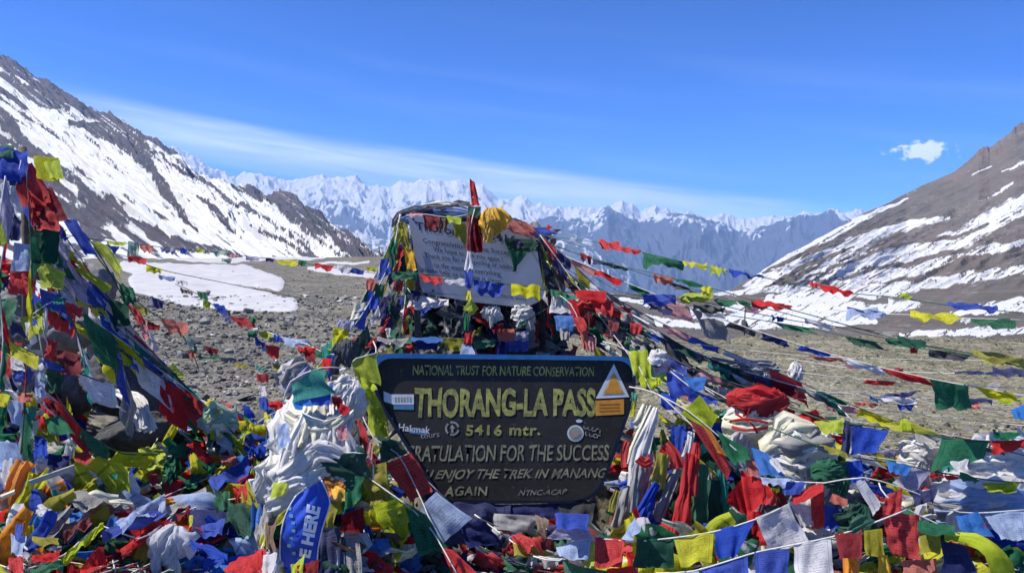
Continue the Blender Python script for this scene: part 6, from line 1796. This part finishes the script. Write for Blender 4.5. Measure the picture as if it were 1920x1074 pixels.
def tangle(name, label, spots, n, keys, seed, smin=0.08, smax=0.2, lift=-0.03, guides=None, ls=1.0):
    rr_ = random.Random(seed); bag = Bag(); mats = [MC[k] for k in keys]
    guides = guides or GL
    for i in range(n):
        x0, x1, y0, y1 = rr_.choice(spots)
        px_, py_ = rr_.uniform(x0, x1), rr_.uniform(y0, y1)
        d = Dh(px_, py_, rr_.uniform(-0.10, 0.05) + lift)
        if rr_.random() < 0.78:
            fx, fy = flow_dir(px_, py_, guides, rr_)
            an = math.atan2(fy, fx) + rr_.gauss(0, 0.24); fx, fy = math.cos(an), math.sin(an)
            ln_ = ls * (0.10 + 0.42 * rr_.random() ** 1.6) * FPX / d / 2
            bend = rr_.gauss(0, 0.22) * ln_; ph_ = rr_.uniform(0, 6.28); wv_ = rr_.uniform(0.04, 0.13) * ln_
            path_ = []
            for q_ in np.linspace(-1, 1, 7):
                o_ = bend * (1 - q_ * q_) + wv_ * math.sin(q_ * 4.5 + ph_)
                path_.append(P(px_ + fx * ln_ * q_ - fy * o_, max(py_ + fy * ln_ * q_ + fx * o_, 640), d + rr_.gauss(0, 0.018)))
            path = catmull(path_, 0.025)
            V, F, uv = ribbon_geo(path, rr_.uniform(0.05, 0.15), rr_, rr_.uniform(1, 3), 0.32, nu=8, twist=rr_.uniform(-2.5, 2.5), pinch=rr_.uniform(0.5, 0.9))
        else:
            c = np.array(P(px_, py_, d))
            a_ = np.array([rr_.gauss(0, 1), rr_.gauss(0, 0.7), rr_.gauss(0, 0.5)]); a_ /= np.linalg.norm(a_)
            b_ = np.array([rr_.gauss(0, 0.6), -rr_.random(), -rr_.uniform(0.2, 1.2)]); b_ -= a_ * (a_ @ b_); b_ /= np.linalg.norm(b_)
            w_ = rr_.uniform(smin, smax); h_ = w_ * rr_.uniform(0.35, 1.3)
            V, F, uv = patch(c - a_ * w_ / 2 - b_ * h_ / 2, c + a_ * w_ / 2 - b_ * h_ / 2, c + a_ * w_ / 2 + b_ * h_ / 2, c - a_ * w_ / 2 + b_ * h_ / 2, rr_, 0.25, 7, 7, grow=False, crumple=1.2)
        bag.add(V, F, rr_.randrange(len(mats)), uv)
    o = bag.build(name, mats)
    return tag(o, label, kind='stuff')


tangle('flag_tangle', 'dense tangle of worn flags in the left heap', [(-20, 140, 700, 1080), (100, 560, 880, 1080), (330, 560, 800, 1080), (-20, 560, 960, 1080), (560, 700, 880, 1080)], 1800, 'bbwrrggyyewmdYlrWgtyhcpokkp', 31, guides=GL)
tangle('flag_tangle', 'dense tangle of worn flags in the right heap', [(1200, 1480, 850, 1080), (1400, 1930, 880, 1080), (1300, 1560, 800, 960), (1600, 1930, 930, 1080)], 1650, 'bbwrrrggyyewmdYlrWgtceWp', 32, guides=GR)
tangle('flag_tangle', 'scraps of cloth on the stones under the black board', [(740, 1160, 1000, 1080)], 150, 'ndgeawbmre', 33, 0.04, 0.11, guides=GC, ls=0.55)
tangle('flag_tangle', 'worn scraps caught round the foot of the left pole', [(-20, 110, 480, 800)], 420, 'bwrgydnmeaewr', 34, 0.05, 0.13, 0.30, guides=[((40, 480), (60, 800)), ((100, 560), (60, 700)), ((-20, 600), (90, 800))])
